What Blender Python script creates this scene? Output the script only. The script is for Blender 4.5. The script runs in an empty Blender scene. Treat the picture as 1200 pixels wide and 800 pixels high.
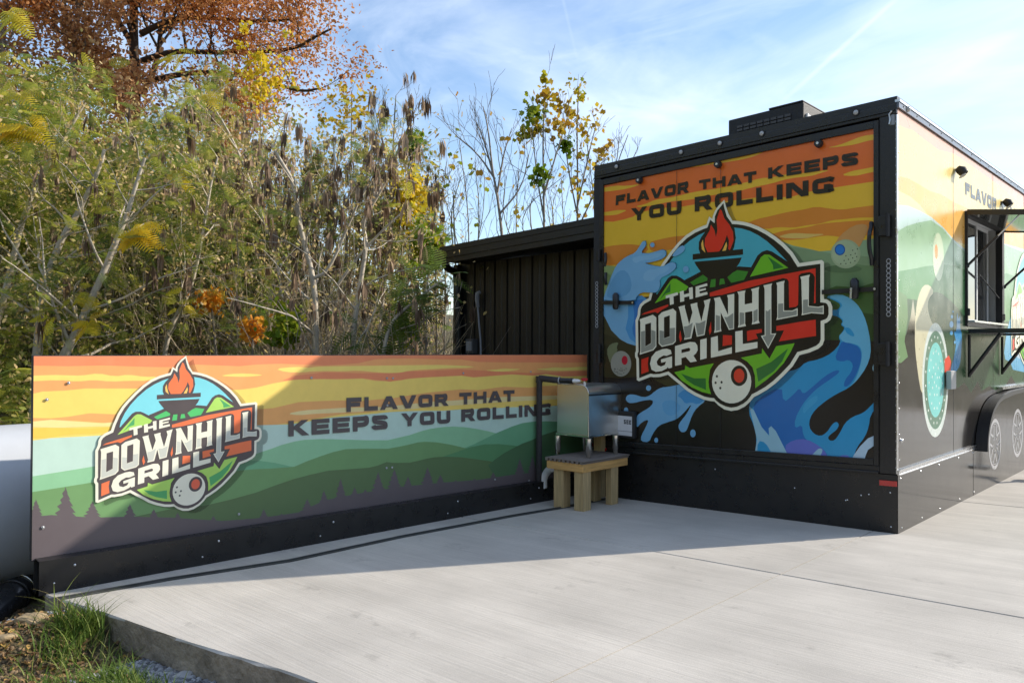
import bpy, bmesh, math, random
import numpy as np
from mathutils import Vector, Matrix
from mathutils.geometry import tessellate_polygon
random.seed(7); rng = np.random.default_rng(11)
R = math.radians
scn = bpy.context.scene
COL = scn.collection

# ------------------------------------------------------------------ camera
F_PX, YAW, PITCH, ROLL = 916.505, -0.75863, 0.010, 0.00442     # measured on a 1200 px wide frame
CAM = np.array([1.7609, -5.67524, 1.24276])
SL = 0.02788                                                    # fall of the concrete towards the board (z = SL*x)
fw = np.array([math.sin(YAW)*math.cos(PITCH), math.cos(YAW)*math.cos(PITCH), math.sin(PITCH)])
rt = np.array([math.cos(YAW), -math.sin(YAW), 0.0]); up = np.cross(rt, fw)
rt, up = rt*math.cos(ROLL)+up*math.sin(ROLL), -rt*math.sin(ROLL)+up*math.cos(ROLL)
cd = bpy.data.cameras.new('camera'); cam = bpy.data.objects.new('camera', cd); COL.objects.link(cam)
m = Matrix.Identity(4)
for i in range(3):
    m[i][0] = rt[i]; m[i][1] = up[i]; m[i][2] = -fw[i]; m[i][3] = CAM[i]
cam.matrix_world = m
cd.sensor_width = 36; cd.lens = F_PX/1200*36; cd.clip_end = 2000; cd.clip_start = .05
scn.camera = cam
# ------------------------------------------------------------------ light
SUN = np.array([.562, .827, .56]); SUN /= np.linalg.norm(SUN)    # towards the sun
SUN_EL = math.asin(SUN[2]); SUN_AZ = math.atan2(SUN[0], SUN[1])
sd = bpy.data.lights.new('sun', 'SUN'); sd.energy = 3.6; sd.angle = R(.55); sd.color = (1, .915, .79)
so = bpy.data.objects.new('sun', sd); COL.objects.link(so)
so.rotation_euler = Vector(SUN).to_track_quat('Z', 'Y').to_euler()
W = bpy.data.worlds.new('World'); scn.world = W; W.use_nodes = True
nt = W.node_tree; nt.nodes.clear()
def N(t, k, **kw):
    n = t.nodes.new(k)
    for a, b in kw.items(): setattr(n, a, b)
    return n
out = N(nt, 'ShaderNodeOutputWorld'); bg = N(nt, 'ShaderNodeBackground'); bg.inputs[1].default_value = .15
sky = N(nt, 'ShaderNodeTexSky', sky_type='NISHITA'); sky.sun_disc = False
sky.sun_elevation = SUN_EL; sky.sun_rotation = SUN_AZ; sky.air_density = 1.0; sky.dust_density = .6; sky.ozone_density = 2.2
tc = N(nt, 'ShaderNodeTexCoord')
def cirrus(rot, scl, nscale, lo, hi, dist):
    mp = N(nt, 'ShaderNodeMapping'); mp.inputs['Rotation'].default_value = rot; mp.inputs['Scale'].default_value = scl
    no = N(nt, 'ShaderNodeTexNoise'); no.inputs['Scale'].default_value = nscale; no.inputs['Detail'].default_value = 7
    no.inputs['Roughness'].default_value = .55; no.inputs['Distortion'].default_value = dist
    rp = N(nt, 'ShaderNodeMapRange'); rp.inputs[1].default_value = lo; rp.inputs[2].default_value = hi
    nt.links.new(tc.outputs['Generated'], mp.inputs[0]); nt.links.new(mp.outputs[0], no.inputs['Vector']); nt.links.new(no.outputs['Fac'], rp.inputs[0])
    return rp.outputs[0]
c1 = cirrus((.3, .5, .9), (1, 2.6, 3.5), 1.5, .40, .80, .7)
c2 = cirrus((.1, .9, .2), (1, 4, 7), 2.8, .44, .86, 1.)
mx = N(nt, 'ShaderNodeMath', operation='ADD'); nt.links.new(c1, mx.inputs[0])
ml = N(nt, 'ShaderNodeMath', operation='MULTIPLY'); ml.inputs[1].default_value = .5; nt.links.new(c2, ml.inputs[0]); nt.links.new(ml.outputs[0], mx.inputs[1])
# contrails: thin great-circle streaks
def streak(p1, p2, width, amp, lo=None):
    a = fw+rt*(p1[0]-600)/F_PX+up*(400-p1[1])/F_PX; b = fw+rt*(p2[0]-600)/F_PX+up*(400-p2[1])/F_PX
    a /= np.linalg.norm(a); b /= np.linalg.norm(b); n = np.cross(a, b); n /= np.linalg.norm(n)
    mid = a+b; mid /= np.linalg.norm(mid); half = float(a@mid)
    d1 = N(nt, 'ShaderNodeVectorMath', operation='DOT_PRODUCT'); d1.inputs[1].default_value = n; nt.links.new(tc.outputs['Generated'], d1.inputs[0])
    ab = N(nt, 'ShaderNodeMath', operation='ABSOLUTE'); nt.links.new(d1.outputs['Value'], ab.inputs[0])
    r1 = N(nt, 'ShaderNodeMapRange', interpolation_type='SMOOTHSTEP'); r1.inputs[1].default_value = width; r1.inputs[2].default_value = 0; nt.links.new(ab.outputs[0], r1.inputs[0])
    d2 = N(nt, 'ShaderNodeVectorMath', operation='DOT_PRODUCT'); d2.inputs[1].default_value = mid; nt.links.new(tc.outputs['Generated'], d2.inputs[0])
    r2 = N(nt, 'ShaderNodeMapRange', interpolation_type='SMOOTHSTEP'); r2.inputs[1].default_value = half-.004; r2.inputs[2].default_value = half+.006; nt.links.new(d2.outputs['Value'], r2.inputs[0])
    q = N(nt, 'ShaderNodeMath', operation='MULTIPLY'); nt.links.new(r1.outputs[0], q.inputs[0]); nt.links.new(r2.outputs[0], q.inputs[1])
    q2 = N(nt, 'ShaderNodeMath', operation='MULTIPLY'); q2.inputs[1].default_value = amp; nt.links.new(q.outputs[0], q2.inputs[0])
    return q2.outputs[0]
acc = mx.outputs[0]
for s in (streak((925, 112), (1058, -8), .0042, .42), streak((1100, 95), (1215, 25), .010, .22), streak((1085, 140), (1215, 75), .013, .2), streak((1120, 178), (1215, 172), .008, .15), streak((655, -20), (665, 22), .003, .3)):
    ad = N(nt, 'ShaderNodeMath', operation='ADD'); nt.links.new(acc, ad.inputs[0]); nt.links.new(s, ad.inputs[1]); acc = ad.outputs[0]
cl = N(nt, 'ShaderNodeMath', operation='MULTIPLY'); cl.inputs[1].default_value = .58; cl.use_clamp = True; nt.links.new(acc, cl.inputs[0])
mixc = N(nt, 'ShaderNodeMix', data_type='RGBA'); mixc.inputs[7].default_value = (5.2, 5.7, 6.5, 1)
nt.links.new(cl.outputs[0], mixc.inputs[0]); nt.links.new(sky.outputs[0], mixc.inputs[6])
nt.links.new(mixc.outputs[2], bg.inputs[0]); nt.links.new(bg.outputs[0], out.inputs[0])
scn.view_settings.view_transform = 'Standard'; scn.view_settings.look = 'None'; scn.view_settings.exposure = 0.68; scn.view_settings.gamma = 1
scn.render.resolution_x = 1024; scn.render.resolution_y = 682

# ------------------------------------------------------------------ measuring: photo pixel -> point on a plane of the place
def unproj(px, py, n, c):
    d = fw+rt*(px-600)/F_PX+up*(400-py)/F_PX; n = np.array(n, float)
    return CAM+(c-CAM@n)/(d@n)*d
BX, BANG, BZT, BZB = -2.77015, -0.06197, 1.198, 0.105
BN = np.array([math.cos(BANG), math.sin(BANG), 0]); BD = np.array([math.sin(BANG), -math.cos(BANG), 0]); BC = BN[0]*BX
def TP(px, py, o=0.): return unproj(px, py, (0, 1, 0), -o)          # trailer rear face
def SP(px, py, o=0.): return unproj(px, py, (1, 0, 0), o)           # trailer side face
def YP(px, py, y): return unproj(px, py, (0, 1, 0), y)
def ZP(px, py, z): return unproj(px, py, (0, 0, 1), z)
def GP(px, py, o=0.): return unproj(px, py, (-SL, 0, 1), o)
def BP(px, py, o=0.): return unproj(px, py, BN, BC+o)               # mural board face
def BS(s, z, o=0.): return np.array([BX, 0, 0])+BD*s+BN*o+np.array([0, 0, z])
def DP(px, py, d): return CAM+(fw+rt*(px-600)/F_PX+up*(400-py)/F_PX)*d
def zat(P, py):
    h = np.array([P[0]-CAM[0], P[1]-CAM[1], 0.]); k = (400-py)/F_PX
    # (h+z*e).up = k*(h+z*e).fw
    return CAM[2]+(k*(h@fw)-h@up)/(up[2]-k*fw[2])
# ------------------------------------------------------------------ materials
MATS = {}
def mat(name, rgb, rough=.5, metal=0., spec=.5, var=0., vscale=6., bump=0., bscale=80., coat=0., stretch=(1, 1, 1), rvar=0., aniso=None, bdist=.01):
    if name in MATS: return MATS[name]
    M = bpy.data.materials.new(name); M.use_nodes = True; t = M.node_tree; b = t.nodes['Principled BSDF']
    b.inputs['Base Color'].default_value = (*rgb, 1); b.inputs['Roughness'].default_value = rough; b.inputs['Metallic'].default_value = metal
    b.inputs['Specular IOR Level'].default_value = spec; b.inputs['Coat Weight'].default_value = coat; b.inputs['Coat Roughness'].default_value = .06
    tcn = N(t, 'ShaderNodeTexCoord'); mp = N(t, 'ShaderNodeMapping'); mp.inputs['Scale'].default_value = stretch
    t.links.new(tcn.outputs['Object'], mp.inputs[0])
    if var or rvar:
        no = N(t, 'ShaderNodeTexNoise'); no.inputs['Scale'].default_value = vscale; no.inputs['Detail'].default_value = 6; no.inputs['Roughness'].default_value = .65
        t.links.new(mp.outputs[0], no.inputs['Vector'])
        if var:
            mr = N(t, 'ShaderNodeMapRange'); mr.inputs[1].default_value = .25; mr.inputs[2].default_value = .75; mr.inputs[3].default_value = 1-var; mr.inputs[4].default_value = 1+var
            t.links.new(no.outputs['Fac'], mr.inputs[0])
            vm = N(t, 'ShaderNodeVectorMath', operation='SCALE'); vm.inputs[0].default_value = rgb; t.links.new(mr.outputs[0], vm.inputs['Scale'])
            t.links.new(vm.outputs[0], b.inputs['Base Color'])
        if rvar:
            mr = N(t, 'ShaderNodeMapRange'); mr.inputs[1].default_value = .3; mr.inputs[2].default_value = .7; mr.inputs[3].default_value = max(0, rough-rvar); mr.inputs[4].default_value = rough+rvar
            t.links.new(no.outputs['Fac'], mr.inputs[0]); t.links.new(mr.outputs[0], b.inputs['Roughness'])
    if bump:
        n2 = N(t, 'ShaderNodeTexNoise'); n2.inputs['Scale'].default_value = bscale; n2.inputs['Detail'].default_value = 5
        t.links.new(mp.outputs[0], n2.inputs['Vector'])
        bp = N(t, 'ShaderNodeBump'); bp.inputs['Strength'].default_value = bump; bp.inputs['Distance'].default_value = bdist
        t.links.new(n2.outputs['Fac'], bp.inputs['Height']); t.links.new(bp.outputs[0], b.inputs['Normal'])
    MATS[name] = M; return M
def srgb(r, g, b):
    f = lambda c: (c/255/12.92 if c <= 10 else ((c/255+.055)/1.055)**2.4)
    return (f(r), f(g), f(b))
def ink(kind, r, g, b):
    """printed film: kind = board / rear / side, colour as 8 bit sRGB of the print itself"""
    k = '%s_%d_%d_%d' % (kind, r, g, b)
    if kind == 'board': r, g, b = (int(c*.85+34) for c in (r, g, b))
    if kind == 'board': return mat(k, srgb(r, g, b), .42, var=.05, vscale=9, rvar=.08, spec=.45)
    if kind == 'rear': return mat(k, srgb(r, g, b), .22, var=.05, vscale=5, rvar=.05, spec=.5, bump=.05, bscale=2.2, bdist=.02)
    if r+g+b < 150: return mat(k, srgb(r, g, b), .14, var=.07, vscale=5, rvar=.06, spec=.5, coat=.4, bump=.05, bscale=2.5, bdist=.02)
    return mat(k, srgb(r, g, b), .3, var=.07, vscale=5, rvar=.06, spec=.42, bump=.05, bscale=2.5, bdist=.02)
BLACK = mat('black_paint', (.013, .013, .014), .32, var=.25, vscale=9, rvar=.12, bump=.04, bscale=12)
BLACKG = mat('black_gloss', (.011, .011, .012), .13, var=.2, vscale=4, rvar=.07, bump=.06, bscale=1.8, bdist=.02, coat=.3)
BLACKM = mat('black_matte', (.016, .016, .017), .6, var=.3, vscale=20, bump=.15, bscale=60)
RUBBER = mat('rubber', (.018, .018, .02), .55, var=.3, vscale=30)
SILVER = mat('aluminium', (.62, .63, .65), .3, metal=1, rvar=.12, vscale=25)
STEEL = mat('stainless', (.74, .73, .70), .33, metal=1, rvar=.04, vscale=3, bump=.10, bscale=3.5, bdist=.03)
STEELB = mat('stainless_leg', (.72, .70, .64), .2, metal=1, rvar=.08, vscale=20)
GREYP = mat('grey_plastic', (.35, .36, .37), .4, var=.1)
LENS = mat('clear_lens', (.45, .46, .46), .2, var=.2, vscale=90)
REDL = mat('red_reflector', (.45, .012, .012), .2, spec=.8, var=.2, vscale=200)
WHITEP = mat('white_plastic', (.75, .75, .74), .35, var=.06)
# diamond plate
def diamond_plate():
    M = mat('diamond_plate', (.017, .017, .018), .34); t = M.node_tree; b = t.nodes['Principled BSDF']
    tcn = N(t, 'ShaderNodeTexCoord'); mp = N(t, 'ShaderNodeMapping'); mp.inputs['Rotation'].default_value = (0, R(45), 0); mp.inputs['Scale'].default_value = (42, 42, 42)
    ck = N(t, 'ShaderNodeTexChecker'); ck.inputs['Scale'].default_value = 1
    t.links.new(tcn.outputs['Object'], mp.inputs[0]); t.links.new(mp.outputs[0], ck.inputs[0])
    bp = N(t, 'ShaderNodeBump'); bp.inputs['Strength'].default_value = .5; bp.inputs['Distance'].default_value = .003
    t.links.new(ck.outputs['Fac'], bp.inputs['Height']); t.links.new(bp.outputs[0], b.inputs['Normal']); return M
DPLATE = diamond_plate()
# ------------------------------------------------------------------ object helpers
def tag(o, label=None, cat=None, group=None, kind=None):
    if label: o['label'] = label
    if cat: o['category'] = cat
    if group: o['group'] = group
    if kind: o['kind'] = kind
    return o
def empty(name, loc, label, cat, group=None):
    o = bpy.data.objects.new(name, None); COL.objects.link(o); o.location = loc; o.empty_display_size = .2
    return tag(o, label, cat, group)
class MB:
    def __init__(s): s.v = []; s.f = []; s.mi = []; s.mats = []; s.sm = []
    def add(s, v, f, m=None, smooth=False):
        o = len(s.v); s.v += [tuple(map(float, q)) for q in v]
        if m is None: k = 0
        else:
            if m not in s.mats: s.mats.append(m)
            k = s.mats.index(m)
        for q in f: s.f.append(tuple(i+o for i in q)); s.mi.append(k); s.sm.append(smooth)
        return s
    def box(s, x0, x1, y0, y1, z0, z1, m=None, sh=0., bev=0.):
        x0, x1 = min(x0, x1), max(x0, x1); y0, y1 = min(y0, y1), max(y0, y1); z0, z1 = min(z0, z1), max(z0, z1)
        v = [(x, y, z+sh*x) for x in (x0, x1) for y in (y0, y1) for z in (z0, z1)]
        return s.add(v, [(0, 1, 3, 2), (4, 6, 7, 5), (0, 4, 5, 1), (2, 3, 7, 6), (0, 2, 6, 4), (1, 5, 7, 3)], m)
    def obox(s, c, ax, ay, az, m=None):
        """box with corner c and three edge vectors"""
        c, ax, ay, az = map(np.array, (c, ax, ay, az)); v = [c+i*ax+j*ay+k*az for i in (0, 1) for j in (0, 1) for k in (0, 1)]
        f = [(0, 1, 3, 2), (4, 6, 7, 5), (0, 4, 5, 1), (2, 3, 7, 6), (0, 2, 6, 4), (1, 5, 7, 3)]
        if np.dot(np.cross(ax, ay), az) < 0: f = [q[::-1] for q in f]
        return s.add(v, f, m)
    def tube(s, pts, r, n=10, m=None, caps=True, smooth=True):
        pts = [np.array(p, float) for p in pts]; rr = r if hasattr(r, '__len__') else [r]*len(pts)
        V = []; F = []; ref = None
        for i, p in enumerate(pts):
            a = pts[max(i-1, 0)]; b = pts[min(i+1, len(pts)-1)]; d = b-a; d = d/(np.linalg.norm(d)+1e-9)
            if ref is None: ref = np.cross(d, (0, 0, 1) if abs(d[2]) < .9 else (1, 0, 0))
            ref = ref-d*(ref@d); ref = ref/(np.linalg.norm(ref)+1e-9); w = np.cross(d, ref)
            for k in range(n):
                q = 2*math.pi*k/n; V.append(p+(ref*math.cos(q)+w*math.sin(q))*rr[i])
        for i in range(len(pts)-1):
            for k in range(n): F.append((i*n+k, i*n+(k+1) % n, (i+1)*n+(k+1) % n, (i+1)*n+k))
        s.add(V, F, m, smooth)
        if caps: s.add(V[:n], [tuple(range(n))[::-1]], m); s.add(V[-n:], [tuple(range(n))], m)
        return s
    def disc(s, c, nrm, r, h, m=None, n=14, r2=None):
        c = np.array(c, float); nrm = np.array(nrm, float); nrm /= np.linalg.norm(nrm)
        return s.tube([c, c+nrm*h], [r, r if r2 is None else r2], n, m, smooth=False)
    def dome(s, c, nrm, r, h, m=None, n=12, k=4):
        c = np.array(c, float); nrm = np.array(nrm, float); nrm /= np.linalg.norm(nrm)
        P = []; RR = []
        for i in range(k+1):
            a = math.pi/2*i/k; P.append(c+nrm*h*math.sin(a)+nrm*1e-5*i); RR.append(max(r*math.cos(a), 1e-4))
        return s.tube(P, RR, n, m)
    def build(s, name, m=None, parent=None, bevel=0., smooth=None):
        me = bpy.data.meshes.new(name); me.from_pydata(s.v, [], s.f)
        for q in (s.mats if s.mats else [m]): me.materials.append(q)
        if s.mats: me.polygons.foreach_set('material_index', s.mi)
        me.polygons.foreach_set('use_smooth', s.sm if smooth is None else [smooth]*len(s.f)); me.update()
        o = bpy.data.objects.new(name, me); COL.objects.link(o)
        if parent is not None:
            o.parent = parent
            def wm(x): return x.matrix_basis if x.parent is None else wm(x.parent) @ x.matrix_parent_inverse @ x.matrix_basis
            o.matrix_parent_inverse = wm(parent).inverted()
        if bevel:
            b = o.modifiers.new('bevel', 'BEVEL'); b.width = bevel; b.segments = 2; b.limit_method = 'ANGLE'; b.angle_limit = R(40)
        return o
def chaikin(p, k=1, closed=True):
    p = [np.array(q, float) for q in p]
    for _ in range(k):
        q = []; n = len(p)
        rg = range(n) if closed else range(n-1)
        if not closed: q.append(p[0])
        for i in rg:
            a = p[i]; b = p[(i+1) % n]; q += [a*.75+b*.25, a*.25+b*.75]
        if not closed: q.append(p[-1])
        p = q
    return p
# ------------------------------------------------------------------ flat print on a real panel
class Art:
    """stack of flat film pieces on a plane; every piece lies a hair above the one below"""
    def __init__(s, P, kind, o0=.001, step=.00012): s.P = P; s.kind = kind; s.o = o0; s.step = step; s.mb = MB()
    def pts3(s, pts, rgb):
        """pts already 3D base points on plane (offset handled by P.n)"""
    def poly(s, pts, rgb, k=0, ref=None):
        if k: pts = chaikin(pts, k)
        s.o += s.step
        V = [s.P(float(q[0]), float(q[1]), s.o) for q in pts]
        tris = tessellate_polygon([[Vector((float(q[0]), float(q[1]), 0)) for q in pts]])
        s._add(V, tris, rgb); return s
    def _add(s, V, tris, rgb):
        T = []
        for t in tris:
            a, b, c = (np.array(V[i]) for i in t); n = np.cross(b-a, c-a)
            T.append(tuple(t) if n@(CAM-a) > 0 else tuple(t[::-1]))
        s.mb.add(V, T, rgb if isinstance(rgb, bpy.types.Material) else ink(s.kind, *rgb))
    def ell(s, cx, cy, rx, ry, rgb, n=28, rot=0.):
        return s.poly([(cx+rx*math.cos(a)*math.cos(rot)-ry*math.sin(a)*math.sin(rot), cy+rx*math.cos(a)*math.sin(rot)+ry*math.sin(a)*math.cos(rot)) for a in (2*math.pi*i/n for i in range(n))], rgb)
    def text(s, word, TL, TR, BR, BL, rgb):
        Q = [np.array(s.P(*q, 0.)) for q in (TL, TR, BR, BL)]; nn = np.array(s.P(*TL, 1.))-np.array(s.P(*TL, 0.))
        # direction of offset: plane normal towards camera
        e1 = Q[1]-Q[0]; e2 = Q[3]-Q[0]; nrm = np.cross(e1, e2); nrm /= np.linalg.norm(nrm)
        if nrm@(CAM-Q[0]) < 0: nrm = -nrm
        polys, wtot = word_polys(word)
        base = s.o; s.o += .00025
        for i, pl in enumerate(polys):
            off = base+.00003*(1+i % 7)
            V = []
            for (x, y) in pl:
                u = x/wtot; V.append((Q[0]*(1-u)+Q[1]*u)*y+(Q[3]*(1-u)+Q[2]*u)*(1-y)+nrm*off)
            tris = tessellate_polygon([[Vector((x, y, 0)) for x, y in pl]])
            s._add(V, tris, rgb)
        return s
    def build(s, name, parent, clip=None): return s.mb.build(name, None, parent)
TH = .315
def band(pts, t=TH, k=2, closed=False):
    """thick polyline as separate quads joined by mitres"""
    p = chaikin(pts, k, closed) if k else [np.array(q, float) for q in pts]
    n = len(p); L = []; Rr = []
    for i in range(n):
        a = p[(i-1) % n] if (closed or i > 0) else p[i]; b = p[(i+1) % n] if (closed or i < n-1) else p[i]; c = p[i]
        d1 = c-a; d2 = b-c
        if np.linalg.norm(d1) < 1e-9: d1 = d2
        if np.linalg.norm(d2) < 1e-9: d2 = d1
        d1 = d1/np.linalg.norm(d1); d2 = d2/np.linalg.norm(d2); tt = d1+d2; tt = tt/(np.linalg.norm(tt)+1e-9)
        nn = np.array([-tt[1], tt[0]]); w = t/2/max(.35, float(nn@np.array([-d1[1], d1[0]])))
        L.append(c+nn*w); Rr.append(c-nn*w)
    if closed:
        return [[tuple(L[i]), tuple(L[(i+1) % n]), tuple(Rr[(i+1) % n]), tuple(Rr[i])] for i in range(n)]
    return [[tuple(L[i]), tuple(L[i+1]), tuple(Rr[i+1]), tuple(Rr[i])] for i in range(n-1)]
def rect(x0, y0, x1, y1): return [(x0, y0), (x1, y0), (x1, y1), (x0, y1)]
def diag(x0, y0, x1, y1, t): return [(x0-t/2, y0), (x0+t/2, y0), (x1+t/2, y1), (x1-t/2, y1)]
def glyph(c):
    t = TH; h = t/2; w = 1.16
    if c == 'I': return [rect(0, 0, t+.02, 1)], t+.02
    if c == 'L': return [rect(0, 0, t, 1), rect(t, 0, 1.0, t)], 1.0
    if c == 'F': return [rect(0, 0, t, 1), rect(t, 1-t, 1.08, 1), rect(t, .36, .98, .36+t*.9)], 1.08
    if c == 'E': return [rect(0, 0, t, 1), rect(t, 1-t*.88, 1.1, 1), rect(t, 0, 1.1, t*.88), rect(t, .5-t*.42, 1.04, .5+t*.42)], 1.1
    if c == 'T': return [rect(0, 1-t, 1.12, 1), rect(.56-h, 0, .56+h, 1-t)], 1.12
    if c == 'H': return [rect(0, 0, t, 1), rect(.9, 0, .9+t, 1), rect(t, .5-h*.95, .9, .5+h*.95)], .9+t
    if c == 'A': return [diag(.14, 0, .62, 1, t*1.15), diag(1.14, 0, .66, 1, t*1.15), rect(.3, .17, .98, .17+t*.8)], 1.28
    if c == 'V': return [diag(.62, 0, .15, 1, t*1.15), diag(.66, 0, 1.13, 1, t*1.15)], 1.28
    if c == 'Y': return [diag(.6, .42, .15, 1, t*1.2), diag(.6, .42, 1.05, 1, t*1.2), rect(.6-h, 0, .6+h, .44)], 1.2
    if c == 'N': return [rect(0, 0, t, 1), rect(.92, 0, .92+t, 1), diag(t*.62, 1, .92+t*.38, 0, t*1.3)], .92+t
    if c == 'K': return [rect(0, 0, t, 1), diag(.34, .48, .98, 1, t*1.35), diag(.44, .56, 1.03, 0, t*1.35), rect(t, .4, .4, .62)], 1.18
    if c in 'ODQ':
        p = [(h, .5), (h, .75), (.24, 1-h), (.62, 1-h), (.98, 1-h), (w-h, .75), (w-h, .5), (w-h, .25), (.98, h), (.62, h), (.24, h), (h, .25)]
        return band(p, t, 2, True), w
    if c == 'U': return band([(h, 1), (h, .6), (h, .3), (.26, h), (.6, h), (.9, h), (w-h-.06, .3), (w-h-.06, .6), (w-h-.06, 1)], t, 2), w-.06
    if c == 'S': return band([(.97, .7), (.93, 1-h+.01), (.55, 1-h), (.22, 1-h), (h, .85), (h, .62), (.3, .53), (.8, .47), (1.1-h, .38), (1.1-h, .16), (.85, h), (.5, h), (.16, h-.01), (.1, .31)], t*.94, 2), 1.1
    if c == 'G': return band([(1.1-h, .70), (1.02, .9), (.65, 1-h), (.3, 1-h), (h, .78), (h, .5), (h, .22), (.3, h), (.65, h), (1.0, h), (1.12-h, .26), (1.12-h, .42), (.62, .43)], t*.94, 1), 1.12
    if c == 'P': return [rect(0, 0, t, 1)]+band([(t, 1-h), (.75, 1-h), (1.08-h, .9), (1.08-h, .52), (.75, .27+h), (t, .27+h)], t, 2), 1.08
    if c == 'R': return [rect(0, 0, t, 1)]+band([(t, 1-h), (.78, 1-h), (1.08-h, .9), (1.08-h, .56), (.78, .3+h), (t, .3+h)], t*.95, 2)+[diag(.68, .38, .98, 0, t*1.25)], 1.12
    return [], .6
def word_polys(w, gap=.2):
    P = []; x = 0
    for c in w:
        g, wd = glyph(c); P += [[(q[0]+x, q[1]) for q in pl] for pl in g]; x += wd+gap
    return P, x-gap
# ------------------------------------------------------------------ the round grill logo (cut-out plate), traced once on the trailer face
LOGO_SIL = [(850,234.5),(851.5,241),(855,251),(859.5,259),(866,259.3),(873,260.3),(881,262.3),(890,265.8),(900,271),(910,277.5),(920,285.5),(930,296),(938,308.5),(964,304.8),(966.6,307),(966.6,350.5),(970,350.8),(974,353.5),(976.3,359),(976.3,369),(974,375),(970,378),(967,379),(967,398.5),(965,404),(960,408.5),(950,412.8),(938,416),(930,429),(920,439.5),(910,449),(900,456.5),(890,462.3),(884.5,465),(880,470.5),(874,476),(866,480),(858,481.2),(850,479.3),(843,474.5),(838.5,470),(833,469.5),(826,468),(815,463),(806,457.5),(798,450.5),(790,444),(784,438.8),(775,441.5),(767,441.8),(764,441.2),(750,446.5),(747.5,445),(747,421),(745.5,418),(745.5,413.5),(746.5,411),(746,375.5),(747.5,371.5),(748.5,368.5),(749,362),(751,357),(755,353),(761.5,349.3),(763.5,341),(768,327),(773,316),(778,308),(787,295.5),(796,284.5),(805,276),(815,269.5),(825,265),(829.3,263.5),(830.5,259),(832.3,254),(836,257),(836.6,253.5),(838.5,248.5),(843,241.5)]
K_ = (27,25,23); CR = (238,236,212); GR = (150,153,140); RD = (222,52,38); SKB = (72,176,192); G1 = (112,188,42); G2 = (62,138,46); G3 = (42,118,52); FL = (226,50,32); YL = (246,190,84)
def logo_layers():
    L = []
    A = lambda p, c, k=0: L.append((p, c, k))
    A([(770.5,345),(772,336),(776,325),(782,313.5),(790,302),(800,290.5),(810,282),(820,275.7),(830,271),(840,268.4),(850,266.8),(861,267),(870,268),(880,271),(890,276),(900,283),(910,292),(920,302.5),(925.5,308.5),(905,314),(880,320),(850,327),(806,334),(790,337)], SKB)
    A([(799,334),(804,328),(823,318),(850,321.5),(866,312.3),(882,313.3),(890,333),(830,346),(800,349)], K_)
    for g in ([(810,331),(825,322),(830.5,326),(830,329),(814,334.5)],[(834.5,327.5),(840,327),(839.5,336),(833,337)],[(845,327),(849.5,326.5),(851,332.5),(844,334)],[(853.5,325),(860,319.5),(865,316.7),(878,318.2),(873.5,328),(858,331.5)]): A(g, G2)
    A([(872,330),(889,299.5),(894,295.3),(900,293.3),(906,295),(926,308),(935,316),(870,333)], K_)
    A([(880,324.5),(893,301.5),(897,298.5),(903,298.7),(925,314)], G1); A([(900.5,300.5),(920,313.5),(907.5,316),(906.8,310.5)], G3)
    A([(766,353),(784,326),(788,323.2),(794,323),(798,325),(813,334.5),(800,347)], K_)
    A([(768.5,355.5),(787,329),(790,326.7),(794,327),(808,336),(805.5,340),(780,350.5)], G1); A([(787,332),(787,342),(781,344.5),(774,352)], G3)
    A([(822,298),(820,292),(820.3,284),(823,278),(828,271.5),(831,265),(833.5,257.8),(838.8,262),(839,254),(842,247),(849,238.5),(850.3,245),(853,254),(858,261),(862,268),(863.5,279),(861.5,290),(858,298)], K_)
    A([(825,281),(823,286),(823.8,292.5),(828,296.5),(825.8,288)], YL)
    A([(830.5,295.8),(827,288),(827.5,280),(833,270),(834.5,263.5),(838.5,270),(840.3,278),(842,270),(841,258),(845,245.5),(847,247),(850,256),(856,263.5),(860.3,272),(861,282),(858.3,289.5),(856.5,293.5),(854.8,292),(855.5,282),(853,275.5),(851,282),(847,291),(844,295)], FL)
    A([(852.6,283.5),(853.3,288),(852,293.7),(847.6,294.3)], YL)
    A([(813,298),(872,292),(872,298.6),(813,304.6)], K_)
    A([(815,307),(870.5,302),(868,308),(862,317),(855,323),(848,326),(838,327),(830,325),(822,318),(817,311)], K_)
    for p in ([(753,369),(756.5,366.5),(784.5,356.5),(784.5,359),(777,363),(772,367),(769,365.5)],
              [(833,343),(860,334.8),(880,329),(910,323.3),(957,314.5),(957,355),(955,355.5),(956,325),(954,321),(950,319),(940,320.5),(937,323),(936.5,357),(934,359.5),(926,360.5),(925.5,330),(923.5,327),(919,326),(910,328.5),(893,333.5),(878,337.5),(860,342.5),(848,345.5),(833,347.5)],
              [(911,382),(939,377),(957,374.5),(957.5,393.5),(930,397.5),(914,400),(920,387),(911,387.5)],
              [(876.5,388),(880,387),(894,385.5),(894,389.5),(887,391),(889.5,396.5),(877,399.5)],
              [(848.5,392.5),(859,393),(859,403.5),(848,405.5)],[(753,421),(761.5,418),(760.5,426),(761.5,435),(753,438)],
              [(798.5,387),(800.5,397),(798.5,401),(797,394)],[(834.5,376.5),(835,388),(833,392.5),(832,387)]): A(p, RD)
    for p in ([(781.5,346.5),(795.5,342.5),(796,345.5),(790.5,347.5),(791,356),(786.5,357.5),(786,348.5),(781.5,350)],
              [(798,342),(802.5,340.5),(802.8,345.2),(809,343.6),(808.6,337.5),(813,336.5),(813.5,350),(809.5,350.8),(809.2,347),(803,348.6),(803.2,353),(798.5,354)],
              [(816.5,336),(830,332),(830.2,335),(820.8,337.5),(820.8,339.3),(828.5,337.6),(828.5,339.7),(821,341.7),(821.2,344),(830,342),(830.5,345),(816.5,348.8)]): A(p, CR)
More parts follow.
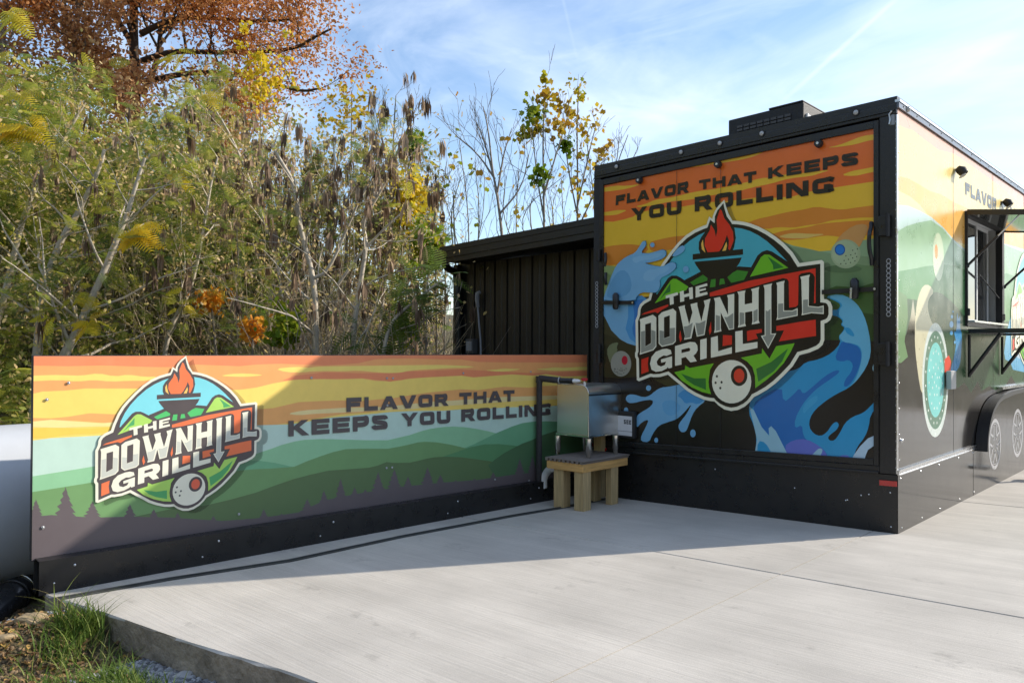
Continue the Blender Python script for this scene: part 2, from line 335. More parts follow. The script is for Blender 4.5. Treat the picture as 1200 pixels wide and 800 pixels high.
    D = [([(751,374),(766.5,368.8),(770.5,372),(770.5,406),(767,410.3),(751,415.5),(751.8,411),(751.8,378)],[(757.5,380),(764.3,378),(764.3,402),(757.5,406)],[[(752.5,388.5),(757.2,387.5),(757.2,406.5),(764.6,402.3),(764.6,386.5),(769.6,388),(769.6,405.3),(766.3,409.2),(752.7,413.5)]]),
         ([(773,370),(777,366),(790,361.5),(793.7,365),(793.3,400),(790,403.3),(777,406.3),(773.3,402.5)],[(779.5,371.8),(786.3,369.3),(786.3,394),(779.5,396.5)],[[(774.2,387),(779.3,388),(779.3,397),(786.5,394.4),(786.5,384.5),(792.3,384),(792.3,399.6),(789.3,402.2),(777.4,405),(774.3,402)]]),
         ([(796.5,359.5),(804,357.5),(803.8,360),(809,380),(812.8,366),(810.5,356.5),(818.5,354.5),(818.5,358),(823.3,376.5),(827.5,358),(826,352.5),(834,350),(832.5,356),(827,392.5),(818,394.5),(815,380),(811.5,396.5),(803,398),(804,394),(798,364)],None,[[(802.7,382.5),(807,382),(813.2,378),(810.3,395),(804.3,396.3)],[(816.3,378.3),(821,378.7),(828.3,375.3),(826,391.4),(819,393)]]),
         ([(838,349.5),(845,348),(854.5,369),(854.5,350),(853.5,346),(861.8,344.3),(861.5,385.5),(855.5,386.5),(846,366),(846,384),(846.8,388),(838,390),(839,386),(839.3,354)],None,[[(840.2,369),(845.1,370.5),(845.1,386.7),(840.2,387.9)],[(850,371.3),(853.5,371.7),(860.6,366.8),(860.6,384.6),(856.2,385.2)]]),
         ([(865.5,342),(875,340.3),(874,344),(874,356.8),(882.8,355),(882.8,342),(881.5,339),(891,336.3),(890.2,340),(890.2,375),(891.5,378.5),(882.3,380.2),(883.2,376),(883,364.5),(874.5,366),(874.5,379),(875.5,382),(866,383.8),(867,380),(867,346)],None,[[(868.1,366),(873.4,366.6),(873.6,379.3),(868.1,381.3)],[(884.1,364.7),(889.2,362),(889.2,375.3),(884.3,378.2)]]),
         ([(896,334.5),(906.2,332.2),(905.2,335.5),(905.2,391),(911,390.5),(901.5,408.5),(893,393.5),(897.5,392.5),(897.3,339)],None,[[(898.4,363.5),(901,364.7),(904.2,362),(904.2,391.9),(909.3,391.7),(901.5,406.3),(894.9,394.3),(898.5,393.4)]]),
         ([(911,331.5),(920.8,329),(920,332.5),(920,364),(930,363.8),(936,361),(936,370),(911,375),(912.2,371),(912,335)],None,[[(913.2,356),(919.1,355.5),(919.1,365),(930,364.9),(935,362.7),(935,369),(913,373.2)]]),
         ([(939,324.5),(950.5,322),(949.3,325.5),(949,358.5),(960,359.5),(966.5,358),(966.5,368),(952,367),(940.5,369.5),(941.3,366),(940.3,328)],None,[[(942.3,351.5),(948.1,350.8),(948.1,359.3),(960,360.6),(965.5,359.5),(965.5,366.7),(952,365.9),(942.3,367.9)]])]
    for o_, h_, g_ in D:
        A(o_, CR)
        for g in g_: A(g, GR)
        if h_: A(h_, K_)
    A([(788.5,414.5),(787.5,410),(783,408.5),(778,409),(770,412),(765,418),(763.2,426),(765,433),(770,435.5),(777,434.5),(783,431.5),(784,429.8),(785,431.5),(789,430.5),(789,417.2),(776,421),(776.2,424.8),(782,423.5),(780.5,427.5),(776,429.3),(772,427.5),(771,423.5),(773.5,419.5),(779,416.3),(782.5,416.8)], CR)
    A([(792.5,405.5),(810,400.5),(816,401),(818.5,404.5),(819,410),(817,414),(814,416.5),(818,423),(810.5,424.5),(805,418),(800,419.5),(800,427),(792.5,428.5)], CR); A([(800,409.5),(809,407.3),(810.5,409.2),(809.5,411.3),(800,413.5)], K_)
    A([(822,398),(829.5,396.2),(829.5,419.5),(822,421.5)], CR); A([(834.5,395.5),(842.5,393.5),(843,411.5),(859,406.5),(859,414),(834.5,419)], CR); A([(863,388.5),(871.5,387),(871.8,403),(889,400.5),(889,407.5),(863.2,413)], CR)
    A([(791.5,436),(804,433),(804.5,428),(809.5,431),(838,425.5),(833.5,433),(832,445),(834.5,461.5),(824,459),(812,453.5),(800,445.5)], G1); A([(799.5,437.5),(815,443),(828.5,443),(828.8,456.5),(815,451),(806,445)], G3)
    A([(869.5,419),(894,414),(894.5,408),(903,420),(911,405.5),(932.5,402),(928,412),(920,425),(910,436),(900,444.5),(886.5,454.5),(886,440),(883,430),(877,423.5)], G1); A([(887.5,432),(905,424),(925,408),(918,423),(908,435),(890,447)], G3)
    el = lambda cx, cy, rx, ry, c, n=30: A([(cx+rx*math.cos(2*math.pi*i/n), cy+ry*math.sin(2*math.pi*i/n)) for i in range(n)], c)
    el(858.7,447.5,27,29,K_); el(858.8,447,23,25.3,CR); el(867.5,440,9.7,12,K_); el(867.5,440,6.2,8.2,(226,62,40))
    for q in ((841.5,440.7),(840,448.2),(847,447.6),(845.5,454.4)): el(*q,1.35,1.6,(60,62,56),8)
    return L
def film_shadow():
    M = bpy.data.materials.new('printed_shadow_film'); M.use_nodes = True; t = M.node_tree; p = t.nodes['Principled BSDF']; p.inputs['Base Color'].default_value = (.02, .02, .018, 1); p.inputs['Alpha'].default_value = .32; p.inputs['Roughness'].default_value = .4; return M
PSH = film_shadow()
def inset(poly2, d):
    n = len(poly2); P = [np.array(q) for q in poly2]; area = sum(P[i][0]*P[(i+1) % n][1]-P[(i+1) % n][0]*P[i][1] for i in range(n)); sg = 1 if area > 0 else -1
    o = []
    for i in range(n):
        a, b, c = P[i-1], P[i], P[(i+1) % n]; d1 = (b-a)/np.linalg.norm(b-a); d2 = (c-b)/np.linalg.norm(c-b)
        n1 = np.array([-d1[1], d1[0]])*sg; n2 = np.array([-d2[1], d2[0]])*sg; k = n1+n2; q = k@k
        o.append(b+k*(2*d/max(q, .8)) if q > .01 else b+n1*d)
    return o
def logo_uv():
    uv = lambda p: [(TP(*q)[0], TP(*q)[2]) for q in p]
    S = uv(LOGO_SIL); return S, [(inset(S, .026), K_)]+[(chaikin(uv(p), k) if k else uv(p), c) for p, c, k in logo_layers()]
LOGO_S, LOGO_L = logo_uv()
def make_logo(parent, P2, kind, name='logo_sign', thick=.002, stand=.001, aff=lambda u, v: (u, v), shade=None):
    """P2(u, v, o) gives the point on the host plane; a cut-out plate on stand-offs with the print on its face"""
    S = [aff(*q) for q in LOGO_S]; mb = MB(); n = len(S)
    V = [P2(*q, stand) for q in S]+[P2(*q, stand+thick) for q in S]
    tris = tessellate_polygon([[Vector((*q, 0)) for q in S]]); white = ink(kind, *CR)
    F = []
    for t in tris:
        a, b, c = (np.array(V[i+n]) for i in t); f = np.cross(b-a, c-a)@(CAM-a) > 0
        t = tuple(t) if f else tuple(t[::-1]); F += [tuple(i+n for i in t), tuple(t[::-1])]
    for i in range(n): j = (i+1) % n; F.append((i, j, j+n, i+n))
    mb.add(V, F, white); plate = mb.build(name, None, parent)
    bm = bmesh.new(); bm.from_mesh(plate.data); bmesh.ops.recalc_face_normals(bm, faces=bm.faces); bm.to_mesh(plate.data); bm.free()
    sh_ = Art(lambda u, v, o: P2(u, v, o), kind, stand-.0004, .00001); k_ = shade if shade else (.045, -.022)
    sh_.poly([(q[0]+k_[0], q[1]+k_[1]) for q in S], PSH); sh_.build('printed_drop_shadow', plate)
    art = Art(lambda u, v, o: P2(u, v, o), kind, stand+thick+.0004, .00004)
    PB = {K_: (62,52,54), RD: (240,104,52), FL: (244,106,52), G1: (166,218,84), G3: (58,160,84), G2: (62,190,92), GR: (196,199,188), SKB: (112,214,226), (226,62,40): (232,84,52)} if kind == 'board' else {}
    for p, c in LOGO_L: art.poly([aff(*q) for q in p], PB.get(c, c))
    pr = art.build('printed_emblem', plate)
    return plate, pr
# ------------------------------------------------------------------ food trailer
TW, TL_, TZ = 2.59, 7.6, 2.986
tr = empty('food_trailer', (-TW/2, TL_/2, 0), 'tall black framed food trailer with sunset and water mural, serving window on its side', 'trailer')
SH = SL
core = MB(); INT = mat('cabin_lining', (.30, .30, .29), .5, var=.1)
core.box(-TW+.03, -1.0, .06, TL_-.03, .12, TZ-.06, BLACKM, SH)
for y0_, y1_, z0_, z1_ in ((.06, 1.40, .12, TZ-.06), (3.5, TL_-.03, .12, TZ-.06), (1.4005, 3.4995, .12, 1.40), (1.4005, 3.4995, 2.50, TZ-.06)): core.box(-.9995, -.032, y0_, y1_, z0_, z1_, BLACKM, 0)
core.build('chassis_box', None, tr)
b = MB(); b.box(-TW, 0, 0, TL_, TZ-.045, TZ, BLACK, SH); b.build('roof', None, tr)
# rear frame: corner posts, header, sill
PX0, PX1, PZ0, PZ1 = -2.487, -.142, .478, 2.795         # opening of the ramp door, measured
def FZ(x, z): return z+SL*x
hd = MB(); hd.box(-TW, 0, -.012, .05, 2.86, TZ-.047, BLACK, SH); hd.build('roof_header', None, tr, bevel=.006)
h2 = MB(); h2.box(-TW+.012, -.012, -.022, .03, 2.885, 2.895, BLACK, SH); h2.build('drip_rail', None, tr)
p1 = MB(); p1.box(-.112, -.0, -.010, .05, .405, 2.858, DPLATE, SH); p1.build('corner_post', None, tr)
p2 = MB(); p2.box(-TW, -TW+.075, -.010, .05, .405, 2.858, BLACKM, SH); p2.build('corner_post', None, tr)
tm = MB(); tm.box(-.004, .004, -.013, .006, .408, 2.856, SILVER, SH); tm.build('corner_trim', None, tr)
rv = MB()
for i in range(40): rv.dome((-.006, -.0115, .45+i*.0605), (0, -1, 0), .0035, .003, SILVER, 6, 2)
for i in range(14): rv.dome((.0065, .016, .5+i*.175), (1, 0, 0), .006, .004, SILVER, 6, 2)
tag(rv.build('rivets', None, tr), kind='stuff')
sl_ = MB(); sl_.box(-TW+.077, -.114, -.014, .05, .405, .455, BLACK, SH); sl_.box(-TW+.077, -.114, -.03, -.0145, .40, .418, BLACK, SH); sl_.build('sill', None, tr, bevel=.004)
# skirt below the floor line
sk = MB(); sk.box(-TW, 0., -.004, .03, .0, .398, BLACK, SH); sk.build('skirt_panel', None, tr)
sc = MB()
for q in ((838,549.5),(931,571.5),(991,586),(993,585.5),(1018,579),(1043,577),(1044,617),(1009,580)): sc.dome(TP(*q, .0045), (0, -1, 0), .006, .004, SILVER, 8, 2)
tag(sc.build('screws', None, tr), kind='stuff')
rf = MB(); rf.obox((-.112, -.0135, TP(1040,569)[2]), (.112, 0, SL*.112), (0, .003, 0), (0, 0, .036)); rf.build('red_reflector', REDL, tr)
# ramp door with frame
dr = MB(); dr.box(PX0+.0, PX1-.0, -.006, .05, PZ0+.0, 2.80, BLACKM, SH); door = dr.build('ramp_door', None, tr)
fr = MB()
fr.box(PX0-.028, PX0+.012, -.024, -.001, .457, 2.842, BLACK, SH); fr.box(PX1-.006, PX1+.028, -.024, -.001, .457, 2.842, BLACK, SH)
fr.box(PX0+.013, PX1-.007, -.024, -.001, 2.79, 2.842, BLACK, SH); fr.box(PX0+.013, PX1-.007, -.024, -.001, .457, .50, BLACK, SH); fr.build('door_frame', None, door, bevel=.003)
TRP = lambda x, y, o: TP(x, y, .007+o)
a = Art(TRP, 'rear', .0, .00005)
YE = (234,188,54); ORG = (232,112,46); OR2 = (218,134,50); PLY = (220,186,100); SG = (126,152,112); SG2 = (104,134,92); MG = (66,98,52); DG = (50,62,36); BK = (33,29,26)
LB = (118,176,214); MBL = (74,150,205); DBL = (34,108,180); CY = (46,150,200); LCY = (104,180,212); PUR = (98,112,196); PCY = (150,195,212)
a.poly([(702,219),(1029,149),(1029,550),(702,516)], YE)
a.poly([(702,219),(1029,149),(1029,212),(980,219.5),(947,225),(930,230),(909,232),(890,231),(875,233),(850,236),(830,237),(812,240),(795,243),(780,243.5),(765,246),(749.5,248.5),(742,254),(730,257.5),(718,260),(702,259)], ORG)
for p, k in (([(702,221.5),(720,217.5),(735,218),(752,215.5),(740,220),(728,222.5),(702,225.5)],1),([(702,249.5),(714,248),(721,246.5),(736,246),(727,250),(722,252),(702,253)],1),([(797,197.5),(820,193),(844,188),(870,184),(897,177),(885,183),(868,187.5),(845,191),(820,195)],1),
          ([(744,242),(756,239.5),(767.5,234),(790,231),(812,225),(845,220.5),(878,213),(890,209),(905,208),(920,204.5),(950,202),(975,198.5),(960,203.5),(950,206.5),(925,209),(905,215),(880,220),(860,226),(838,228),(820,232),(805,234.5),(786,236),(767.5,240),(752,243)],1),
          ([(968,173.5),(982,170.5),(995,165.8),(1010,159.5),(1029,157),(1029,163),(1015,165.5),(1002,169.5),(985,172)],1),([(985,205.5),(998,200.5),(1010,198.5),(1029,194.5),(1029,200.5),(1014,203.5),(1002,206.5)],1)): a.poly(p, YE, k)
for p in ([(872,263),(886,257),(900,254),(925,248),(940,246),(957,242),(972,244.5),(987,246),(1005,243),(1029,240),(1029,255),(1005,255),(990,257),(975,258),(960,262.5),(945,264),(930,267),(912,266),(896,269)],
          [(900,276),(915,271),(930,268.5),(948,266),(960,262.5),(985,260),(1029,257),(1029,276),(1005,276),(990,278.5),(972,276),(960,277),(948,279),(935,281),(915,281.5)],
          [(760,284),(775,280),(790,277),(805,276),(815,273),(800,284),(790,292),(776,294),(762,295)],[(702,292),(714,288),(735,286),(748,287),(762,290),(752,300),(745,306),(730,309.5),(702,312)]): a.poly(p, OR2, 1)
a.poly([(911,277.5),(922,274),(932,273),(948,274),(969,274.3),(955,277),(944,279.5),(925,279.5)], PLY, 1)
a.poly([(702,310),(716,311.5),(724,312),(716,352),(702,360)], (150,172,110))
a.poly([(916,283),(930,288),(945,291),(960,294.5),(975,293.5),(988,290),(1000,283),(1029,279),(1029,347),(960,350),(916,340)], (140,170,130))
a.poly([(924,288.5),(940,291),(960,294.5),(985,299),(1010,300),(1029,302),(1029,347),(960,350),(930,340)], SG)
a.poly([(960,322),(980,314),(1000,309),(1015,311),(1029,312),(1029,347),(960,350)], SG2); a.poly([(955,345),(980,335),(1005,337),(1018,333),(1029,330),(1029,350),(955,352)], MG)
a.poly([(955,340),(1029,339),(1029,368),(1012,368),(995,362),(980,372),(955,372)], MG); a.poly([(955,368),(980,365),(1010,366),(1029,369),(1029,400),(955,400)], (48,72,38))
a.poly([(702,352),(790,345),(800,470),(702,470)], (62,60,38)); a.poly([(702,390),(715,393),(735,402),(760,402),(760,470),(702,470)], (52,50,32))
a.poly([(702,441),(725,443),(760,441),(800,462),(884,468),(935,415),(960,398),(1029,400),(1029,550),(702,516)], BK)
# water: left wave behind the emblem
a.poly([(702,348),(745,344),(760,352),(760,410),(745,405),(735,402),(727,397.5),(716.5,387),(709,372),(702,362)], LB)
a.poly([(736,350),(752,346),(760,352),(760,410),(748,404),(738,397),(733,385),(736,372)], MBL); a.poly([(741,352),(757,350),(757,407),(747,401),(740,388),(744,372)], (50,120,190), 1)
# lower left splash
a.poly([(800,450),(794.5,450.7),(784,453),(775,453.7),(767.5,458),(761.5,463.5),(754,465.5),(743.5,462),(736,462),(732.6,467),(736,472),(743.5,472),(754,469),(764.5,468),(765.5,472.5),(760,478),(751,483),(745.5,488),(745.5,502),(752.5,494),(760.5,491),(757,500),(751.5,510),(751,517),(760.7,518),(764.5,508.5),(772,498),(784,494),(793,491),(800.5,484.5),(811.5,471.5),(805,484.5),(797.5,493.5),(794.5,499.5),(797.5,506),(803.5,506),(806.5,499.5),(811,486),(817,477),(827,469.5),(826,462),(812,452)], LB, 1)
a.poly([(793,463),(803,455),(815,460),(826,468),(818,474),(810,471),(803,473),(799,467)], MBL, 1); a.poly([(775,470),(790,468),(800,478),(788,488),(778,484)], (104,168,212), 1)
for q in ((760,454.5,3,3.2),(733.7,480.7,2.6,3.6),(812,507.5,3.2,4.6),(769,515.5,2.2,3)): a.ell(*q, LB)
# right wave
a.poly([(936,432),(944,424),(960,421),(975,413.5),(985.5,401.5),(982.5,394),(987,389.5),(990,383.5),(985,380.5),(988,376),(982.5,371),(974,369),(974,363),(982.5,363),(985.5,356.5),(978,352),(966,347.5),(984,344),(998,350),(1008,360.5),(1015.5,377),(1020,399),(1020.5,415),(1015.5,430),(1005,445),(994.5,454.5),(980,461.5),(967.5,469.5),(955.5,479.5),(949,489.5),(948,500),(953.5,508),(961.5,511),(969,506.5),(975,497),(980,493.5),(983.5,497),(981,503),(973.5,508.5),(970,512),(972,516),(978,516),(984,507.5),(990,495.5),(999,488),(1011,484),(1019,477),(1029,466),(1029,475),(1020,486),(1018,500),(1014,511),(1004,524),(1001,533),(1006,549),(884,535),(887,515),(883.5,498.5),(877,483),(880,466),(900,452),(920,436)], CY, 1)
a.poly([(882,480),(886,468),(916,451),(918,472),(930,462),(937,454),(941,462),(950,455),(967,440),(980,433),(985,435),(975,443),(960,453),(951,461),(940,474),(931.5,491),(931.5,502),(940,497),(941,510),(948,518),(960,522),(969,530),(971,541),(925,537),(919,527),(912,512),(904.5,500),(902,511),(892.5,501)], DBL, 1)
a.poly([(987,399),(999,403),(1006.5,406),(1010,415),(1008,427),(1002,442),(994.5,452),(988.5,453.5),(990,445),(997.5,436),(1000,427),(994.5,421),(987,424),(978,421),(983,407)], DBL, 1)
a.poly([(966,347.5),(984,344),(998,350),(1008,360.5),(1015.5,377),(1020,399),(1020.5,415),(1015.5,430),(1005,445),(995,454),(1002,446),(1008,430),(1010.5,415),(1008,405.5),(999,402),(988.5,401),(982.5,394),(987,389.5),(992,384),(986,380),(989,375),(983,370),(984,362),(988,357),(980,351)], LCY, 1)
a.poly([(990,383.5),(996,384),(1001,391),(1001,394.5),(996,393),(991,389)], CY, 1)
a.poly([(878,476),(883.5,480.5),(892.5,500),(901.5,510.5),(900.7,501.5),(903.7,499),(909,504.5),(926,538),(884,534),(887,515),(883.5,498.5)], PCY); a.poly([(888,516),(897,518),(905,532),(904,537),(887,535)], CY, 1)
a.poly([(918,523),(930,515),(945,514),(960,522),(969,531),(971,543),(927,538)], PUR, 1); a.poly([(978,541),(984,533),(996,533),(1000,545)], PUR, 1)
a.poly([(946,540),(955,529),(960,524.7),(964,526),(963,531),(957,541)], PCY, 1); a.poly([(941,476),(948,468),(958,462),(958,470),(948,478),(941,486)], (60,160,206), 1)
a.poly([(1029,506),(1025.5,509.7),(1017,513.5),(1008,522.5),(1000.5,533),(993,549),(1011,549),(1014,534.5),(1017,527),(1025.5,521),(1029,519)], (176,204,224)); a.ell(1024.5,431,2,4.5,PCY)
# golf balls
a.poly([(976,290),(984,276),(1000,264),(1014,262),(1018,268),(1012,280),(1006,292)], (204,150,88), 1); a.ell(988,315,22,4.5,(88,116,80)); a.ell(991,297.5,17.5,17,(158,176,138)); a.ell(990,296.5,15,14.5,(166,184,146)); a.ell(984.3,292.6,6.2,6.6,(22,84,150)); a.ell(984.3,292.6,4.8,5.2,(30,122,200))
for q in ((795,222),(832,212),(742,265),(780,258),(815,247),(728,302),(762,293),(795,282),(826,272),(702,327),(742,326),(778,318),(812,305)): a.ell(880+q[0]/6.667,260+q[1]/6.667,.8,.8,(70,82,62), 7)
a.poly([(710.5,411),(715,402.7),(725.5,400.5),(722.5,406.5),(724,411),(718,417),(715.7,428)], (112,120,88), 1); a.ell(727.7,426,12,15,(146,148,136)); a.ell(732,422,3.5,5.3,(176,22,50))
for i in range(26): a.ell(719+random.random()*15,431+random.random()*8,.55,.6,(92,96,86), 6)
a.text('FLAVOR', (722.3,229.5), (807.5,212.5), (807,225.8), (721.7,240.8), (36,32,29)); a.text('THAT', (819.5,211.5), (886.7,200.5), (886.7,213.5), (819.5,222.8), (36,32,29)); a.text('KEEPS', (900.5,197), (1006,178), (1006,193), (900.5,210), (36,32,29))
a.text('YOU', (740.5,244.5), (799,235.2), (799,250.5), (740.5,259.5), (36,32,29)); a.text('ROLLING', (814.5,231.2), (977,207), (977,225.2), (814.5,248.2), (36,32,29))
a.build('printed_mural', door)
# thin panel seams over the print
for x in (794, 845.5): 
    sm = MB(); A0 = TP(x, 200 if x < 800 else 187, 0); sm.obox((A0[0], -.0152, .51+SL*A0[0]), (.003, 0, 0), (0, .0008, 0), (0, 0, 2.27), BLACKM); sm.build('panel_seam', None, door)
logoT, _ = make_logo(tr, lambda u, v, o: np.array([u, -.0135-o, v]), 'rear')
# upper splash lies over the emblem
a = Art(lambda x, y, o: TP(x, y, .0225+o), 'rear', 0, .00015)
up_sp = [(745,296),(751,287),(753.5,282.5),(757,282),(757.8,287),(751,296.3),(760,296.8),(767.5,295),(776.5,292),(781,293.7),(781,299.7),(775,304),(763,307),(755,308),(766,311),(776.5,312.5),(787,306.5),(792.5,308),(793,314),(784,321.5),(773.5,326),(774.5,335),(770.5,342.5),(763,342.5),(752.5,342),(746.5,347),(745,352),(708.5,352),(708.5,347),(712,337),(716.5,324.5),(722.5,311),(730,303.5),(737.5,299)]
a.poly(up_sp, (40,104,140), 0)
a.poly([(x-.7, y+.3) for x, y in up_sp], LB, 1); a.poly([(712,340),(720,322),(730,315),(738,322),(741,338),(732,348),(711,350)], (98,160,202), 1); a.poly([(748,300),(760,299),(772,296),(778,297),(768,303),(752,305),(744,309),(740,303)], (132,186,220), 1); a.poly([(757,316),(770,315),(786,311),(782,318),(770,323),(765,330),(752,328)], (130,184,218), 1)
a.ell(764.5,287,2.6,2.8,LB); a.ell(803.7,315.5,3.4,3.9,LB); a.poly([(787,300),(793,292),(799,287.3),(803,289),(802,294),(796,298.5),(791,300.5)], LB, 1)
w = a.build('splash_decal', tr)
# hardware on the rear
g = MB(); 
for q in ((722.4,195.4),(798,178.4),(843.5,168),(892.7,156.6),(1003,132)):
    c = TP(*q, .013); l = MB(); l.dome(c, (0, -1, 0), .019, .016, LENS, 12, 4); l.disc(c+np.array([0, .001, 0]), (0, -1, 0), .026, .006, BLACKM, 12); l.build('clearance_light', None, tr)
for q in ((750.2,211.7),(842.2,193.2),(960.1,168.8)):
    c = TP(*q, .024); l = MB(); l.disc(c, (0, -1, 0), .030, .035, RUBBER, 16, r2=.026); l.disc(c+np.array([0, -.0352, 0]), (0, -1, 0), .010, .003, SILVER, 10); l.build('rubber_bumper', None, tr)
def latch(x0, x1, xc, y0, y1, yc, drop):
    A0 = TP(x0, y0, .03); A1 = TP(x1, y1, .03); l = MB(); l.obox(A0+np.array([0, 0, -.016]), A1-A0, (0, .012, 0), (0, 0, .032), BLACK); l.disc(A1*.97+A0*.03-np.array([0, .001, 0]), (0, -1, 0), .009, .005, SILVER, 8)
    o = l.build('latch_bar', None, tr)
    c = TP(xc, yc, .05); h = MB(); h.tube([c+np.array([0, 0, z]) for z in (-.075, -.06, .05, .07)], [.018, .028, .03, .016], 10, BLACK); h.tube([c+np.array([0, .03, 0]), c], .02, 8, BLACK)
    if drop: h.tube([c+np.array([-.012, -.03, .0]), c+np.array([-.014, -.032, -.075])], .009, 8, SILVER)
    h.build('cam_handle', None, o)
latch(706.5, 742.5, 721.5, 354.5, 354.5, 352.5, False); latch(963, 1027, 1001.3, 342.3, 338.3, 337.5, True)
def grab(q, par):
    P = [TP(x, y, o) for x, y, o in q]; l = MB(); l.tube(chaikin(P, 2, False), .014, 8, BLACK); l.build('grab_handle', None, par)
grab([(1021,261,.02),(1020.7,267,.05),(1018.8,273,.07),(1018.2,285,.07),(1019.3,296,.07),(1021.3,302,.05),(1021.5,310,.02)], tr)
grab([(709.5,297,.03),(710,305,.06),(708,312,.06)], tr); grab([(710,320,.03),(709.5,327,.06),(710,333,.03)], tr)
for (x, y0, y1) in ((1036.5,253,276),(1036.5,402,427),(702,293,305),(702,404,424)):
    A0 = TP(x, y0, .03); A1 = TP(x, y1, .03); w_ = .075 if x > 900 else .04; l = MB()
    l.obox((A0[0]-w_/2, -.045, A1[2]), (w_, 0, 0), (0, .034, 0), (0, 0, A0[2]-A1[2]), BLACK); l.tube([(A0[0]+w_*.35, -.05, A1[2]-.01), (A0[0]+w_*.35, -.05, A0[2]+.01)], .013, 8, BLACKM); l.build('hinge_bracket', None, tr, bevel=.003)
for (x, y0, y1, n_) in ((1041.3,303,371,12),(699.5,330,384,13)):
    A0 = TP(x, y0, .0115); A1 = TP(x, y1, .0115)
    for i in range(n_):
        c = A0+(A1-A0)*(i+.5)/n_; l = MB(); P = [c+np.array([.013*math.cos(t), -.002, .015*math.sin(t)]) for t in np.linspace(0, 2*math.pi, 13)]
        l.tube(P, .0035, 5, GREYP, caps=False); l.build('chain_link', None, tr)
l = MB(); P = [TP(x, y, .02) for x, y in ((1045,130),(1042,134),(1043,140),(1042,146))]; l.tube(P, .006, 6, SILVER); l.obox(TP(1043,147,.0135), (.03, 0, 0), (0, .003, 0), (0, 0, .07), mat('zinc', (.3,.31,.33), .45, metal=.8)); l.build('door_hook', None, tr)
# licence plate
lp = MB(); A0 = TP(705, 509, .034); A1 = TP(744.5, 485, .034)
lp.obox((A0[0], -.05, A0[2]-.01), (A1[0]-A0[0], 0, 0), (0, .045, 0), (0, 0, A1[2]-A0[2]+.03), BLACKM); plt = lp.build('licence_plate', None, tr, bevel=.01)
pa = Art(lambda x, y, o: TP(x, y, .0515+o), 'board', 0, .0003)
pa.poly([(707,485),(740.6,488),(740.6,511),(707,507.5)], (205,208,212)); pa.text('SEE', (731,491.3), (739.7,492.2), (739.7,497.3), (731,496.4), (40,42,50)); pa.poly([(707,502.3),(740.6,505.5),(740.6,506.2),(707,503)], (110,112,120))
pa.build('plate_print', plt)
l = MB(); l.disc(TP(708.5,527,.01), (0, -1, 0), .03, .03, REDL, 14); l.build('tail_light', None, tr)
l = MB(); l.disc(TP(693,521,.01), (0, -1, 0), .025, .02, REDL, 14); l.build('tail_light', None, tr)
# ------------------------------------------------------------------ side of the trailer
SZ0, SZ1 = .435, 2.90
seams = [.0, 1.372, 2.70, 4.05, 5.4, 6.75, TL_]
WY0, WY1, WZ0, WZ1 = 1.737, 3.02, 1.475, 2.405        # serving window opening
def side_piece(name, rects, m, x0, x1, parent):
    q = MB()
    for y0, y1, z0, z1 in rects: q.box(x0, x1, y0, y1, z0, z1, m)
    return q.build(name, None, parent)
WHT = ink('side', 200, 196, 180)
for i in range(6):
    y0, y1 = seams[i]+.0015+(.012 if i == 0 else 0), seams[i+1]-.0015; rs = []
    if y1 <= WY0 or y0 >= WY1: rs = [(y0, y1, SZ0, SZ1)]
    else:
        a0, a1 = max(y0, WY0), min(y1, WY1); rs = [(a0, a1, SZ0, WZ0), (a0, a1, WZ1, SZ1)]
        if y0 < WY0: rs.append((y0, WY0, SZ0, SZ1))
        if y1 > WY1: rs.append((WY1, y1, SZ0, SZ1))
    side_piece('wall_panel', rs, BLACKG, -.03, 0., tr)
a = Art(lambda x, y, o: SP(x, y, .0005+o), 'side', 0, .00004)
Y1_ = (236,210,134); OR_ = (236,178,88); PK = (230,172,142); MT = (184,206,196); SGN = (142,176,138); GB = (84,136,84); GC = (44,78,48); BB = (40,38,36)
a.poly([(1052,118),(1300,300),(1300,420),(1052,430)], Y1_)
a.poly([(1052,110),(1117,160),(1300,290),(1300,335),(1200,243),(1170,217),(1145,199),(1117,180),(1100,176),(1085,165),(1070,153),(1060,150),(1052,146)], PK)
a.poly([(1052,206),(1064,209),(1075,215),(1090,224),(1103,228),(1118,237),(1131,243),(1150,252),(1170,262),(1200,275),(1300,330),(1300,350),(1200,294),(1175,285),(1150,280),(1131,286),(1118,282),(1105,268),(1091,257),(1078,240),(1066,230),(1052,223)], OR_)
a.poly([(1052,240),(1064,241),(1078,247),(1091,254),(1105,266),(1118,281),(1131,292),(1160,300),(1175,285),(1200,292),(1300,340),(1300,430),(1052,400)], MT)
a.poly([(1052,271),(1062,265),(1075,261),(1091,258),(1105,268),(1118,284),(1131,295),(1175,286),(1200,296),(1300,350),(1300,430),(1052,400)], SGN)
a.poly([(1052,318),(1070,315),(1085,312),(1105,310),(1120,311),(1131,316),(1150,325),(1180,320),(1300,370),(1300,440),(1052,400)], GB)
a.poly([(1052,350),(1064,350),(1078,352),(1086,346),(1095.5,342),(1104,344),(1115,353),(1124,363),(1135,376),(1160,384),(1180,376),(1300,400),(1300,480),(1052,470)], GC)
a.poly([(1052,402),(1062,392),(1067,372),(1070,350),(1073,374),(1078,392),(1090,404),(1100,430),(1115,440),(1122,455),(1130,448),(1138,460),(1146,446),(1150,458),(1160,452),(1172,462),(1185,440),(1195,458),(1300,470),(1300,560),(1140,560),(1052,620)], BB)
a.poly([(1052,340),(1063,347),(1064,372),(1060,400),(1064,418),(1056,425),(1052,425)], (92,128,80))
a.poly([(1080,462),(1076,440),(1072.5,410),(1072,392),(1073,365),(1076,347),(1082,333.8),(1089.5,333.8),(1095,342),(1088,350),(1087,362),(1091,376),(1098,388),(1102,420),(1090,470)], (196,190,158), 1)
cu = lambda q: SP(*q)
